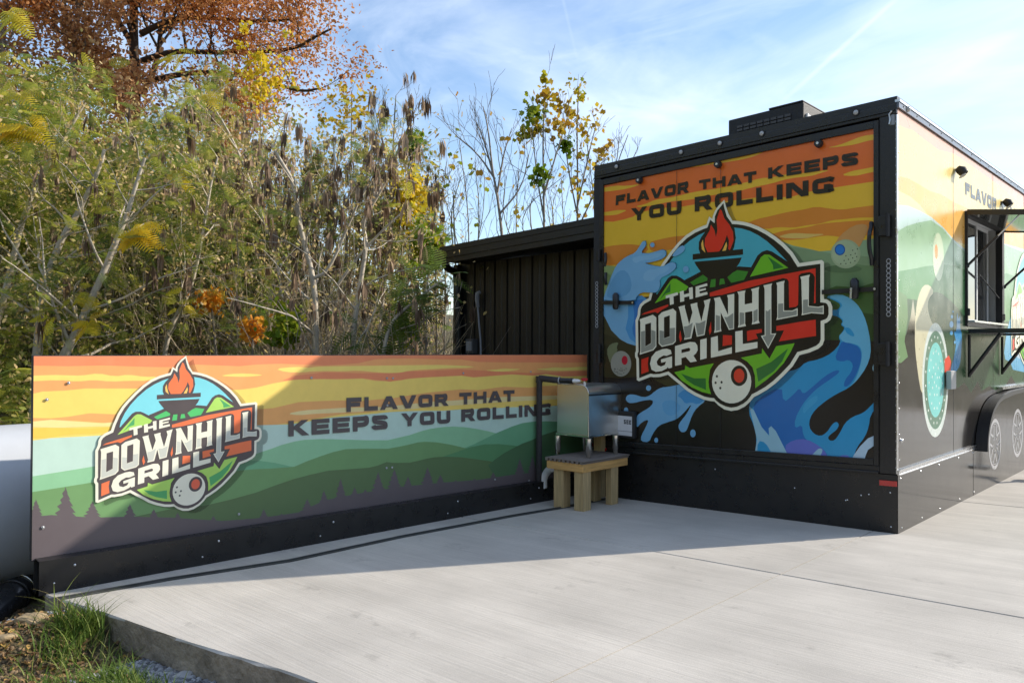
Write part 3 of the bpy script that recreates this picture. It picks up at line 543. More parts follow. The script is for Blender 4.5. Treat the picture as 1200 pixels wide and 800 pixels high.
def circ(c, r, rgb, n=40, ky=1.):
    C = SP(*c); a.o += a.step; P = [(a.o+.0005, C[1]+r*ky*math.cos(t), C[2]+r*math.sin(t)) for t in (2*math.pi*i/n for i in range(n))]
    a._add(P, [(0, i, i+1) for i in range(1, n-1)], rgb)
DC = (1096.5,445); circ(DC, .435, (196,206,200), 48, .78); circ(DC, .375, (92,124,104), 48, .78); circ(DC, .285, (118,196,190), 48, .78)
Cc = SP(*DC)
for rr, n_ in ((.41,14),(.33,20),(.22,15),(.12,9),(.05,4)):
    for i in range(n_):
        t = 2*math.pi*i/n_+rr*7; a.o += .000004; P = [(a.o+.0006, Cc[1]+rr*.78*math.cos(t)+.009*math.cos(u), Cc[2]+rr*math.sin(t)+.011*math.sin(u)) for u in (2*math.pi*k/7 for k in range(7))]
        a._add(P, [(0, k, k+1) for k in range(1, 6)], (226,232,226))
circ((1099.5,301), .185, (190,204,170), 30, .8); circ((1097,295), .056, (226,138,44), 20, .75)
for i in range(30):
    t = random.random()*6.28; q = .06+.1*random.random(); C = SP(1100.5,306); P = [(a.o+.0007, C[1]+.7*q*math.cos(t)+.003*math.cos(u), C[2]-.04+q*math.sin(t)*.8+.0035*math.sin(u)) for u in (1, 2.5, 4, 5.5)]
    a._add(P, [(0, 1, 2), (0, 2, 3)], (120,140,110))
a.poly([(1107,421),(1112,416),(1114.5,423),(1114,437),(1107,436)], (214,66,40))
a.poly([(1121.5,363),(1123,375),(1125.5,368),(1125,384),(1127.5,392),(1126.5,412),(1125,428),(1120,436),(1113,439),(1115,428),(1119,415),(1120.5,400),(1117.5,388),(1121,389)], (52,138,190), 1)
for q in ((1115.5,371,1.4,2.2),(1115,380,2.4,4),(1115,390,1.8,2.6),(1117,365,.9,1.4),(1119,401,1,2)): a.ell(*q, (96,166,212), 12)
a.poly([(1176,420),(1179,392),(1184,372),(1190,352),(1196,325),(1300,300),(1300,450),(1188,436),(1184,424)], (96,168,204), 1); a.poly([(1184,400),(1189,370),(1196,340),(1206,330),(1206,420),(1190,420)], (184,206,222), 1)
side_print = a.build('printed_mural', tr)
bm = bmesh.new(); bm.from_mesh(side_print.data)
for co, no in (((0, WY0-.01, 0), (0, 1, 0)), ((0, WY1+.01, 0), (0, 1, 0)), ((0, 0, WZ0-.01), (0, 0, 1)), ((0, 0, WZ1+.01), (0, 0, 1)), ((0, .006, 0), (0, 1, 0)), ((0, TL_-.01, 0), (0, 1, 0)), ((0, 0, SZ0+.002), (0, 0, 1)), ((0, 0, SZ1-.002), (0, 0, 1))):
    bmesh.ops.bisect_plane(bm, geom=bm.verts[:]+bm.edges[:]+bm.faces[:], plane_co=co, plane_no=no)
kill = []
for f in bm.faces:
    c = f.calc_center_median()
    if (WY0-.01 < c.y < WY1+.01 and WZ0-.01 < c.z < WZ1+.01) or c.y < .006 or c.y > TL_-.01 or c.z < SZ0+.002 or c.z > SZ1-.002: kill.append(f)
bmesh.ops.delete(bm, geom=kill, context='FACES'); bm.to_mesh(side_print.data); bm.free()
a = Art(lambda x, y, o: SP(x, y, .0022+o), 'side', 0, .00003)
a.text('FLAVOR', (1131,213.2), (1167.8,233), (1167.8,248.5), (1131.5,227.8), (58,54,50)); a.build('printed_word', tr)
a = Art(lambda x, y, o: SP(x, y, .0022+o), 'side', 0, .00003); a.text('THAT', (1172.5,235.5), (1199,250), (1199,265), (1172.5,251), (58,54,50)); a.build('printed_word', tr)
# side emblem, partly in view at the right edge
LU0 = min(q[0] for q in LOGO_S); LV0 = min(q[1] for q in LOGO_S)
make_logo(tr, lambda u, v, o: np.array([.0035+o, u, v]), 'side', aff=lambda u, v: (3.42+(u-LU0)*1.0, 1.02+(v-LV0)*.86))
# seams strips, rails
for y in seams[1:4]:
    for z0, z1 in (((SZ0, SZ1),) if not WY0-.05 < y < WY1+.05 else ((SZ0, WZ0-.06), (WZ1+.05, SZ1))): q = MB(); q.box(.0018, .0022, y-.0025, y+.0025, z0, z1, BLACKM); q.build('panel_seam', None, tr)
q = MB(); q.box(-.0, .016, -.012, TL_, 2.902, TZ-.047, mat('grey_trim', (.10, .115, .14), .3, metal=.3, rvar=.08), 0); q.build('roof_rail', None, tr)
q = MB(); q.box(-.01, .022, -.013, TL_, TZ-.045, TZ-.028, SILVER, 0); q.build('roof_trim', None, tr)
q = MB()
for i in range(24): q.dome((.016, .08+i*.3, 2.925), (1, 0, 0), .007, .004, BLACKM, 7, 2)
tag(q.build('rail_screws', None, tr), kind='stuff')
l = MB(); l.dome((.016, .17, 2.93), (1, 0, 0), .022, .02, LENS, 12, 4); l.build('marker_light', None, tr)
# lower silver rail and black skirt
q = MB(); q.box(0, .012, .0, 2.02, .398, .434, SILVER); q.box(.012, .018, .0, 2.02, .428, .434, SILVER); q.box(.012, .018, .0, 2.02, .398, .404, SILVER); q.build('lower_rail', None, tr)
q = MB(); q.box(-.02, .004, .002, TL_, -.0, .397, BLACKG); q.build('skirt_panel', None, tr)
q = MB()
for y in (.05, .5, .95, 1.5, 1.95): q.dome((.0045, y, .37), (1, 0, 0), .008, .005, SILVER, 8, 2); q.dome((.0045, y+.03, .03), (1, 0, 0), .006, .004, SILVER, 8, 2)
q.dome(SP(1056,516), (1, 0, 0), .016, .014, SILVER, 10, 3)
tag(q.build('screws', None, tr), kind='stuff')
# fender arch: rubber lip standing proud of the wall, cover panel behind with wheel prints
inn = [SP(x, y, 0.) for x, y in ((1142,528),(1142.5,512),(1145,495),(1149,480),(1155,468.5),(1162,462.5),(1168,460.5))]
inn = [np.array(q) for q in inn]; yl = inn[-1][1]; zl = inn[-1][2]; inn.append(np.array([0, yl+.25, zl+.02])); inn += [np.array([0, yl+1.2, zl+.03]), np.array([0, yl+2.0, zl+.03]), np.array([0, yl+2.35, zl-.1]), np.array([0, yl+2.6, zl-.35]), np.array([0, yl+2.7, zl-.62])]
inn = chaikin(inn, 2, False); FX = .10
def archband(x0, x1, th, m, name):
    q = MB(); n = len(inn); V = []
    for i, c in enumerate(inn):
        a_ = inn[max(i-1, 0)]; b_ = inn[min(i+1, n-1)]; d = b_-a_; nn = np.array([0, d[2], -d[1]]); nn /= np.linalg.norm(nn)
        for x, k in ((x0, 0), (x1, 0), (x1, th), (x0, th)): V.append(np.array([x, c[1], c[2]])+nn*k)
    F = [(4*i+k, 4*i+(k+1) % 4, 4*i+4+(k+1) % 4, 4*i+4+k) for i in range(n-1) for k in range(4)]+[(3, 2, 1, 0), (4*n-4, 4*n-3, 4*n-2, 4*n-1)]
    q.add(V, F, m); o = q.build(name, None, tr); bm = bmesh.new(); bm.from_mesh(o.data); bmesh.ops.recalc_face_normals(bm, faces=bm.faces); bm.to_mesh(o.data); bm.free(); return o
archband(.007, .045, .03, RUBBER, 'fender'); archband(.050, FX, .035, RUBBER, 'fender'); archband(.0455, .0495, .02, BLACKM, 'fender_groove')
q = MB(); V = [(.0055, c[1], c[2]) for c in inn]; V0 = [(.0055, inn[-1][1], .0), (.0055, inn[0][1]-.06, .0), (.0055, inn[0][1]-.06, inn[0][2])]
tris = tessellate_polygon([[Vector((v[1], v[2], 0)) for v in V+V0]]); F = []
for t in tris:
    A_, B_, C_ = (np.array((V+V0)[i]) for i in t); F.append(tuple(t) if np.cross(B_-A_, C_-A_)[0] > 0 else tuple(t[::-1]))
q.add(V+V0, F, mat('grey_cover', (.022, .022, .023), .2, rvar=.06, coat=.3, var=.1)); cover = q.build('wheel_cover', None, tr)
q = MB(); q.box(.003, .05, yl+.0, yl+3, zl+.035, zl+.06, SILVER); q.build('fender_trim', None, tr)
def wheel_print(C, r):
    wd = MB()
    n = 40; m_ = ink('side', 168, 168, 170); x = .0065
    def seg(p0, p1, w_): 
        d = np.array([p1[0]-p0[0], p1[1]-p0[1]]); d = d/np.linalg.norm(d); nn = np.array([-d[1], d[0]])*w_/2
        wd.add([(x, p0[0]+nn[0], p0[1]+nn[1]), (x, p1[0]+nn[0], p1[1]+nn[1]), (x, p1[0]-nn[0], p1[1]-nn[1]), (x, p0[0]-nn[0], p0[1]-nn[1])], [(3, 2, 1, 0)], m_)
    for i in range(n):
        t0, t1 = 2*math.pi*i/n, 2*math.pi*(i+1)/n
        for ra, rb in ((r*.86, r), (r*.78, r*.81)):
            wd.add([(x, C[0]+ra*math.cos(t0), C[1]+ra*math.sin(t0)), (x, C[0]+rb*math.cos(t0), C[1]+rb*math.sin(t0)), (x, C[0]+rb*math.cos(t1), C[1]+rb*math.sin(t1)), (x, C[0]+ra*math.cos(t1), C[1]+ra*math.sin(t1))], [(0, 1, 2, 3)], m_)
    for i in range(5):
        t = 2*math.pi*i/5+.3; 
        for s_ in (-1, 1): seg((C[0]+.06*math.cos(t+s_*.9), C[1]+.06*math.sin(t+s_*.9)), (C[0]+r*.84*math.cos(t+s_*.24), C[1]+r*.84*math.sin(t+s_*.24)), .022)
    wd.build('wheel_print', None, cover)
for px_, py_, r_ in ((1166,520,.235),(1192.5,507,.245)):
    c = SP(px_, py_, .006); wheel_print((c[1], c[2]), r_)
# small outlet box on the wall
c0 = SP(1108.5,456,.012); c1 = SP(1114.5,434,.012); q = MB(); q.box(.012, .05, c0[1], c1[1], c0[2], c1[2], GREYP); q.build('outlet_box', None, tr, bevel=.006)
# side lamps
for q0 in ((1120.5,202),(1175.5,239)):
    c = SP(*q0, .006); l = MB()
    P = [c+np.array([.0, 0, .01]), c+np.array([.02, 0, .015]), c+np.array([.045, 0, .004]), c+np.array([.065, 0, -.02])]; l.tube(P, [.02, .036, .04, .03], 12, BLACKM); lo = l.build('side_lamp', None, tr)
    l = MB(); l.disc(c+np.array([.046, 0, -.034]), (.6, 0, -1), .03, .005, LENS, 14); l.build('lens', None, lo)
# serving window
wn = MB(); WX = -.16
for y0, y1, z0, z1 in ((WY0-.02, WY0+.0, WZ0-.02, WZ1+.02), (WY1-.045, WY1+.035, WZ0-.02, WZ1+.02), (WY0, WY1-.045, WZ1-.01, WZ1+.02), (WY0, WY1-.045, WZ0-.02, WZ0+.012)): wn.box(-.03, .022, y0, y1, z0, z1, BLACKM)
wo = wn.build('window', None, tr)
FRG = mat('frame_grey', (.55, .56, .57), .4, var=.05)
q = MB(); q.box(-.96, -.94, 1.402, 3.498, 1.402, 2.498, mat('interior_wall', (.40, .39, .36), .5, var=.1)); q.box(-.14, -.032, WY0-.012, WY0-.002, WZ0, WZ1, BLACKM); q.box(-.14, -.035, WY1-.04, WY1-.03, WZ0, WZ1, mat('jamb_grey', (.35, .35, .34), .5)); q.box(-.14, -.032, WY0, WY1-.041, WZ1+.001, WZ1+.01, FRG); q.box(-.14, -.032, WY0, WY1-.041, WZ0-.012, WZ0-.002, SILVER); q.build('recess', None, wo)
def frame(y0, y1, z0, z1, x, w_, m_): 
    q = MB(); q.box(x, x+.02, y0, y0+w_, z0, z1, m_); q.box(x, x+.02, y1-w_, y1, z0, z1, m_); q.box(x, x+.02, y0+w_, y1-w_, z0, z0+w_, m_); q.box(x, x+.02, y0+w_, y1-w_, z1-w_, z1, m_); return q
GLS = mat('dark_glass', (.03, .033, .036), .04, spec=.8)
FRG = mat('frame_grey', (.42, .43, .44), .4, var=.05)
f1 = frame(WY0+.02, 2.30, WZ0+.014, WZ1-.004, -.055, .035, FRG).build('window_frame', None, wo); g1 = MB(); g1.box(-.047, -.043, WY0+.05, 2.27, WZ0+.045, WZ1-.035); g1.build('pane', GLS, f1)
f2 = frame(2.24, 2.90, WZ0+.014, WZ1-.004, -.10, .03, FRG).build('window_frame', None, wo); g1 = MB(); g1.box(-.092, -.088, 2.27, 2.87, WZ0+.042, WZ1-.034); g1.build('pane', GLS, f2)
q = MB(); q.box(-.03, .07, WY0+.0, WY1-.05, WZ0+.013, WZ0+.028, SILVER); q.build('sill', None, wo)
for px_, py_ in ((1135.5,365.5),(1177,371.5)):
    c = SP(px_, py_, .03); l = MB(); P = [c+np.array([0, a_*.018, b_*.028]) for a_, b_ in ((-1,-1),(-1,1),(1,1),(1,-1),(-1,-1))]; l.tube(P, .005, 6, BLACKM); l.build('latch_ring', None, wo)
# raised flap over the window
A0 = np.array([.02, WY0-.01, 2.402]); ex = np.array([.87, 0, -.10]); ey = np.array([0, WY1-WY0+.05, 0])
UND = mat('flap_underside', (.34, .36, .36), .1, metal=.85, rvar=.05, bump=.08, bscale=3, bdist=.02)
q = MB(); q.obox(A0, ex, ey, (0, 0, .022), BLACKM); q.obox(A0+np.array([.0, -.012, -.012]), ex, (0, .012, 0), (0, 0, .045), BLACK); q.obox(A0+ey+np.array([.0, .0, -.012]), ex, (0, .012, 0), (0, 0, .045), BLACK); q.obox(A0+ex+np.array([0, 0, -.012]), (.014, 0, 0), ey, (0, 0, .045), BLACK); fl = q.build('window_flap', None, tr)
q = MB(); q.obox(A0+ex*.04+ey*.04+np.array([0, 0, -.004]), ex*.92, ey*.92, (0, 0, .003), UND); q.build('flap_lining', None, fl)
def strut(P, Q, par):
    P, Q = np.array(P), np.array(Q); l = MB(); l.tube([P, P*.55+Q*.45], .006, 8, SILVER); l.tube([P*.6+Q*.4, Q], .011, 8, BLACK); l.dome(Q, (1, 0, 0), .018, .02, BLACKM, 8, 3); l.build('gas_strut', None, par)
strut(A0+ex*.42+np.array([0, .03, -.01]), SP(1133,312,.03), fl); strut(A0+ey+ex*.55+np.array([0, -.03, -.01]), (.03, WY1-.02, 1.86), fl)
l = MB(); l.tube([(.0, WY1-.08, 1.75), (-.2, WY0+.5, 2.2)], .006, 6, BLACK); l.build('stay_rod', None, wo)
# folding shelf
q = MB(); z_ = 1.425; q.box(.024, .50, WY0-.01, WY0+.03, z_-.03, z_+.006, BLACK); q.box(.024, .50, WY1-.03, WY1+.01, z_-.03, z_+.006, BLACK); q.box(.46, .50, WY0+.03, WY1-.03, z_-.03, z_+.006, BLACK); q.box(.024, .06, WY0+.03, WY1-.03, z_-.03, z_+.006, BLACK); q.box(.06, .46, WY0+.03, WY1-.03, z_-.012, z_+.004, SILVER); shf = q.build('serving_shelf', None, tr)
for y_ in (WY0+.04, WY1-.05):
    l = MB(); l.tube([(.25, y_, z_-.032), (.02, y_, z_-.38)], .017, 6, BLACK); l.tube([(.02, y_, z_-.04), (.02, y_, z_-.4)], .012, 6, BLACKM); l.build('shelf_bracket', None, shf)
# landing leg at the far right
q = MB(); c = SP(1199,560,.2); q.tube([(.25, 3.25, .62), (.25, 3.25, .10)], .028, 8, BLACK); q.box(.17, .33, 3.17, 3.33, .07, .10, BLACK, 0); q.build('support_jack', None, tr)
# roof unit
ac = MB(); X0, X1 = YP(853.5,150,.3)[0], YP(941.5,130,.3)[0]; zt = zat(YP(853.5,141,.3), 141); 
ac.box(X0, X1, .30, 1.1, TZ-.04, zt+.0-SL*X0, BLACKM, SH); xa = X0+(X1-X0)*.55; ac.box(xa, X1-.002, .298, 1.05, zt-SL*X0+.0, zt-SL*X0+.018, BLACKM, SH); aco = ac.build('roof_unit', None, tr, bevel=.012)
g0 = YP(863.5,156,.295); g1_ = YP(927.5,134,.295); zc = (YP(864,148.5,.295)[2]+YP(927,137.5,.295)[2])/2; q = MB()
for i in range(4):
    for j in range(8):
        xa = g0[0]+(g1_[0]-g0[0])*j/8; q.box(xa+.004, xa+(g1_[0]-g0[0])/8-.006, .290, .299, zc-.055+i*.028, zc-.055+i*.028+.019, mat('grille_grey', (.075, .07, .07), .5), SH)
tag(q.build('grille', None, aco), kind='stuff')
q = MB()
for i in range(4): q.box(X1, X1+.012, .34+i*.0, 1.06, TZ-.03+i*.045, TZ-.03+i*.045+.028, WHITEP, SH)
for i in range(5): q.box(X1+.012, X1+.018, .34+i*.175, .36+i*.175, TZ-.03, TZ+.135, WHITEP, SH)
q.build('vent_slats', None, aco)
# ------------------------------------------------------------------ mural board
bd = empty('mural_signboard', BS(2.1, 0), 'long low signboard with sunset hills mural and round grill emblem beside the concrete', 'signboard')
e_ = BD; nrm3 = BN
def bbox3(mb, s0, s1, o0, o1, z0, z1, m_):
    return mb.obox(BS(s0, z0, o0), BD*(s1-s0), BN*(o1-o0), (0, 0, z1-z0), m_)
sj = float((BP(457,500)-np.array([BX, 0, 0]))@BD); S1 = 4.392
EDGE = mat('panel_edge', (.03, .03, .032), .5)
for s0, s1 in ((-.12, sj-.002), (sj+.002, S1)):
    q = MB(); bbox3(q, s0, s1, -.035, 0, BZB-.02, BZT, EDGE); q.build('panel', None, bd, bevel=.002)
for i in range(4):
    q = MB(); bbox3(q, .3+i*1.3, .38+i*1.3, -.12, -.036, -.25, BZT-.08, BLACKM); q.build('back_post', None, bd)
a = Art(lambda x, y, o: BP(x, y, .0006+o), 'board', 0, .00006)
yB, oB, o2, o3 = (250,212,92), (238,128,76), (246,160,84), (248,226,140)
mt, h1, h2_, h3, h4, trc = (188,220,204), (130,192,140), (92,162,114), (96,144,80), (70,100,52), (80,70,74)
a.poly([(30,414),(700,414),(700,440),(640,570),(30,664)], yB)
a.poly([(30,414),(700,414),(700,437),(660,438.5),(640,438),(625,439.5),(600,438),(580,439.5),(555,441.5),(541,439.5),(520,440),(500,441.5),(480,443),(470,445.5),(457,446.5),(440,446),(425,443.5),(410,444),(395,444.5),(380,444),(350,444),(320,449),(300,454),(280,456.5),(240,457),(200,455),(150,455),(100,455),(75,457.5),(50,458.5),(30,463)], o2)
a.poly([(30,414),(700,414),(700,424),(660,425),(640,424.5),(600,424.5),(560,424),(540,421),(520,421),(490,420),(457,420),(440,421),(420,425.5),(400,427),(380,428),(350,427),(330,426),(300,427),(280,429),(255,428),(230,427),(205,430),(180,430),(150,429),(120,428),(80,429),(30,428)], oB)
a.poly([(457,437),(480,435),(500,434.5),(540,432.5),(600,436),(625,437),(700,434),(700,440),(660,441),(640,438),(625,440),(600,438.5),(580,440),(555,442),(541,440),(500,442),(480,443.5),(457,447),(425,443),(350,444.5),(330,446),(345,440),(380,436),(420,437)], oB)
for p in ([(30,440.5),(60,439),(80,439.5),(95,440),(115,437),(135,441),(150,438.5),(170,441.5),(186,441),(175,446),(150,446),(130,447),(110,445),(90,447),(70,445),(30,447)],[(256,440.5),(270,438),(287.5,437.3),(310,439),(300,440.5),(287,441.5)],[(350,433),(365,430),(380,429),(420,428.5),(457,428),(490,427.5),(520,427.3),(560,429.3),(545,431),(530,431),(510,432.2),(480,434),(470,436.5),(455,437),(440,436),(420,434),(400,435),(380,434.5),(360,435.5)],[(322,432),(345,429.5),(362,430.5),(370,433),(358,436.5),(335,436)],[(567,433.7),(580,433),(590,431.5),(600,432),(612,432),(600,434.5),(585,435.5)],[(625,432.3),(640,431.5),(650,430),(660,431),(680,429.5),(700,429.5),(700,433),(670,434),(650,434.5)]): a.poly(p, (250,216,98), 1)
a.poly([(30,489),(60,490),(80,488),(105,484),(130,485),(160,486),(200,484),(260,482),(320,478),(350,471),(380,469.5),(400,469),(420,470),(440,468),(460,466.5),(480,463),(500,460),(540,456),(560,457),(590,453),(620,454),(640,452),(670,451),(700,449),(700,461),(640,466),(600,468),(560,470.5),(500,477),(460,479.5),(430,483),(400,485),(360,492),(320,498),(260,500),(200,502),(150,497),(120,495),(90,493),(60,492),(30,495)], (240,164,84))
a.poly([(30,494.5),(60,491.5),(90,493.5),(120,495.5),(150,493),(180,493),(170,499),(110,499.5),(70,501),(30,500)], o3); a.poly([(336,484.5),(355,480.5),(380,479),(410,477),(440,477),(460,475.5),(500,471),(540,468.5),(580,465),(600,464.5),(640,463.5),(700,461),(700,464.5),(640,468.5),(600,470),(560,473),(500,477),(480,479.5),(440,481),(410,483),(370,484.5),(350,486.5)], (238,214,140), 1)
a.poly([(30,502),(60,501),(100,502),(135,500),(120,508),(80,508.5),(60,512.5),(30,513)], (250,200,66), 1)
a.poly([(30,517),(60,513),(100,511),(150,508),(200,504),(260,500),(300,498),(320,497.5),(340,497),(360,494),(380,490),(400,488),(420,486),(440,484.5),(457,482.5),(480,481.5),(520,481),(540,479.5),(560,479),(600,477),(640,476),(700,472),(700,560),(640,570),(30,664)], mt)
a.poly([(30,559.5),(37,558),(111,546),(180,540),(250,541),(290,536),(304,530),(318,525.5),(330,521),(345,517),(357,515),(375,514.2),(390,514.3),(430,515.5),(454,515.5),(465,513),(480,509.5),(495,504.5),(505,502),(520,500),(532,499.5),(545,500.3),(560,502.5),(572,505),(582,507.5),(700,515),(700,575),(640,580),(30,664)], h1)
a.poly([(528,529),(545,524.5),(556,520),(568,514),(582,507),(600,499.5),(612,495.5),(626,493.5),(640,493.3),(700,496),(700,575),(560,575)], h2_)
a.poly([(240,545),(275,540),(304,539.5),(322,542),(342,546.5),(350,552),(320,556),(240,560)], (96,168,118))
a.poly([(30,577.5),(111,564.5),(180,566),(230,560),(270,552),(300,549.3),(318,548.7),(345,546.5),(360,540),(375,534.5),(390,529.5),(405,526),(420,525.5),(454.5,525.5),(468,523),(480,520.5),(490,518),(498,517.3),(512,518),(526,520.3),(538,523),(546,525),(700,540),(700,580),(30,664)], h3)
a.poly([(515,536),(530,531),(540,527.5),(552,523.5),(568,520.3),(585,520),(600,521.5),(620,524),(700,530),(700,575),(520,575)], (70,130,76))
a.poly([(200,596),(240,592),(270,585),(300,576.7),(322,568.5),(345,560.7),(365,555.5),(385,551),(410,549.3),(432,547.7),(443,545),(453,541),(462,542),(480,541.7),(490,539.5),(500,537),(510,535.4),(520,534.8),(540,535.4),(560,538),(578,540.6),(598,543),(700,548),(700,575),(30,664),(30,640),(110,615)], h4)
a.poly([(572,545),(580,538),(590,531),(600,525.5),(612,519.5),(624,515),(636,509.5),(650,505),(700,496),(700,575),(590,575)], (54,94,52))
def conifer(ax, ay, hw, by, n=6):
    P = [(ax, ay)]; h = by-ay
    for i in range(1, n+1):
        t = i/n; P += [(ax+hw*t*(.9+.2*random.random()), ay+h*t), (ax+hw*t*.6, ay+h*t-.5)]
    P = P[:-1]; Q = []
    for i in range(n, 0, -1):
        t = i/n; Q += [(ax-hw*t*(.9+.2*random.random()), ay+h*t), (ax-hw*(t-1/n)*.55-.4, ay+h*(t-.5/n))]
    a.poly(P+Q, trc)
a.poly([(30,606),(60,603),(110,606),(150,605),(200,606),(260,610),(300,607),(330,603),(350,600),(380,586),(420,578),(470,570),(520,565),(560,562),(600,556),(700,545),(700,575),(640,580),(30,666)], trc)
for c in ((42,584.5,13,612),(76.5,570,20,616),(108,587,16,612),(152,590,15,618),(180,596,14,618),(208,600,12,620),(250,604,12,620),(309,596,10,614),(330,601,8,612),(360,584,12,606),(379.5,574,11,600),(399,560,12,596),(415.5,570.5,9,588),(428,573,8,584),(443,552.5,12,584),(462,549,13,580),(478,558,10,578),(501,547,12,574),(516,556,9,572),(534,562,8,572),(556,560,8,570),(578,553,9,567),(592,560,6,568),(609,537,9,562),(624,534,9,560),(638,548,8,560)): conifer(*c)
brd_print = a.build('printed_mural', bd)
bm = bmesh.new(); bm.from_mesh(brd_print.data)
cuts = [(BS(-.118, 0), BD, -1), (BS(S1-.004, 0), BD, 1), (np.array([0, 0, BZB-.016]), np.array([0, 0, 1.]), -1), (np.array([0, 0, BZT-.004]), np.array([0, 0, 1.]), 1)]
for co, no, sg in cuts: bmesh.ops.bisect_plane(bm, geom=bm.verts[:]+bm.edges[:]+bm.faces[:], plane_co=Vector(co), plane_no=Vector(no), clear_outer=sg > 0, clear_inner=sg < 0)
bm.to_mesh(brd_print.data); bm.free()
TXT = (66,58,58)
a = Art(lambda x, y, o: BP(x, y, .0075+o), 'board', 0, .00005)
for w_ in (('FLAVOR', (406,466), (525,461.2), (525,475.2), (406,482.7)),('THAT', (538.5,460.2), (603,456.8), (603,470), (538.5,474)),('KEEPS', (338,493), (454.5,485.7), (454.5,502.5), (338,511.3)),('YOU', (470.8,484.3), (527.8,480.8), (527.8,495.5), (470.8,499.8)),('ROLLING', (540.7,479.5), (645,472.6), (645,486), (540.7,494))):
    a = Art(lambda x, y, o: BP(x, y, .0068+o), 'board', 0, .00005); a.text(*w_, TXT); a.build('printed_word', bd)
# emblem on the board by an affine fit
pairs = [((850,235),(216.7,416.4)),((965.5,306),(300.7,472.5)),((749,446),(114,589.5)),((747,372),(112.5,524)),((858,481),(218.6,596.9)),((976,365),(306,508.5)),((785,298),(0,0))]
Am = []; bs = []; bz = []
for t_, b_ in pairs[:-1]:
    T_ = TP(*t_); B_ = BP(*b_); Am.append([T_[0], T_[2], 1]); bs.append((B_-np.array([BX, 0, 0]))@BD); bz.append(B_[2])
cs = np.linalg.lstsq(np.array(Am), np.array(bs), rcond=None)[0]; cz = np.linalg.lstsq(np.array(Am), np.array(bz), rcond=None)[0]
aff = lambda u, v: (cs[0]*u+cs[1]*v+cs[2], cz[0]*u+cz[1]*v+cz[2])
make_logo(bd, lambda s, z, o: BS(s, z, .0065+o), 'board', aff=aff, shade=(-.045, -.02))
for q0 in ((80.5,448.5),(365,442.5),(453.5,443),(460.5,443),(543,437),(622,435.5),(50.5,617.5),(280,602),(453,548),(459.5,547.5),(580,561.5),(620,563),(454,475),(55,468)):
    l = MB(); l.dome(BP(*q0, .0085), BN, .005, .004, SILVER, 8, 3); l.disc(BP(*q0, .007), BN, .009, .0015, GREYP, 10); l.build('screw', None, bd)
# steel beam under the board
q = MB(); OB = .093; zb = -.085
bbox3(q, -.12, S1+.0-.02, OB-.004, OB, zb, .098, BLACK); bbox3(q, -.12, S1-.02, -.02, OB-.0045, .094, .098, BLACK); bbox3(q, -.12, S1-.02, -.03, -.02, zb, .098, BLACKM); q.build('base_beam', None, bd)
l = MB()
for s in (.6, 1.5, 2.6, 3.4, 4.2): l.dome(BS(s, .05, OB), BN, .008, .005, SILVER, 8, 3); l.dome(BS(s+.1, -.03, OB), BN, .006, .004, SILVER, 8, 3)
tag(l.build('screws', None, bd), kind='stuff')
# ------------------------------------------------------------------ ground, concrete, hills
def terr(x, y):
    """height of the natural ground"""
    x = np.asarray(x, float); y = np.asarray(y, float)
    sm_ = np.clip((-2.2-x)/.9, 0, 1); sm_ = sm_*sm_*(3-2*sm_); base = (SL*np.clip(x, -2.9, 8)-.15)*(1-sm_)-.34*sm_
    D = np.clip(-x-6.0, 0, None); h = .30*D*np.exp(-((D/40)**2))+.05*np.clip(D, 0, 60)
    h = h*(1-.45/(1+np.exp(-(y-9)/2.5)))
    far = np.clip(np.hypot(x+2, y)-45, 0, 40)/40
    right = np.clip((x-40)/25, 0, 1)*9*(1+.25*np.sin(y*.11)+.15*np.sin(y*.31+1))
    base = base+.17*np.exp(-(((x+2.62)/.34)**4+((y+4.5)/.34)**4))
    behind = np.clip((-y-22)/14, 0, 1)*3.0; base = base+behind
    return base+np.clip(h, 0, 5.5)*(1-.5*far)+right+.02*np.sin(x*3.1)*np.sin(y*2.7)*(x < -3.2)
def gmat():
    M = bpy.data.materials.new('forest_floor'); M.use_nodes = True; t = M.node_tree; b = t.nodes['Principled BSDF']; b.inputs['Roughness'].default_value = .95
    tcn = N(t, 'ShaderNodeTexCoord'); n1 = N(t, 'ShaderNodeTexNoise'); n1.inputs['Scale'].default_value = 14; n1.inputs['Detail'].default_value = 8; n1.inputs['Roughness'].default_value = .8
    n2 = N(t, 'ShaderNodeTexNoise'); n2.inputs['Scale'].default_value = .9; n2.inputs['Detail'].default_value = 4
    r = N(t, 'ShaderNodeValToRGB'); e = r.color_ramp.elements; e[0].position = .3; e[0].color = (.035, .025, .015, 1); e[1].position = .72; e[1].color = (.24, .17, .095, 1); q = e.new(.5); q.color = (.11, .075, .04, 1)
    r2 = N(t, 'ShaderNodeValToRGB'); e = r2.color_ramp.elements; e[0].position = .45; e[0].color = (.05, .075, .02, 1); e[1].position = .6; e[1].color = (.10, .08, .04, 1)
    mxn = N(t, 'ShaderNodeMix', data_type='RGBA'); mxn.inputs[0].default_value = .45
    for n in (n1, n2): t.links.new(tcn.outputs['Object'], n.inputs['Vector'])
    t.links.new(n1.outputs['Fac'], r.inputs[0]); t.links.new(n2.outputs['Fac'], r2.inputs[0]); t.links.new(r.outputs[0], mxn.inputs[6]); t.links.new(r2.outputs[0], mxn.inputs[7]); t.links.new(mxn.outputs[2], b.inputs[0])
    bp = N(t, 'ShaderNodeBump'); bp.inputs['Strength'].default_value = .8; bp.inputs['Distance'].default_value = .03; t.links.new(n1.outputs['Fac'], bp.inputs['Height']); t.links.new(bp.outputs[0], b.inputs['Normal'])
    return M
GROUND = gmat()
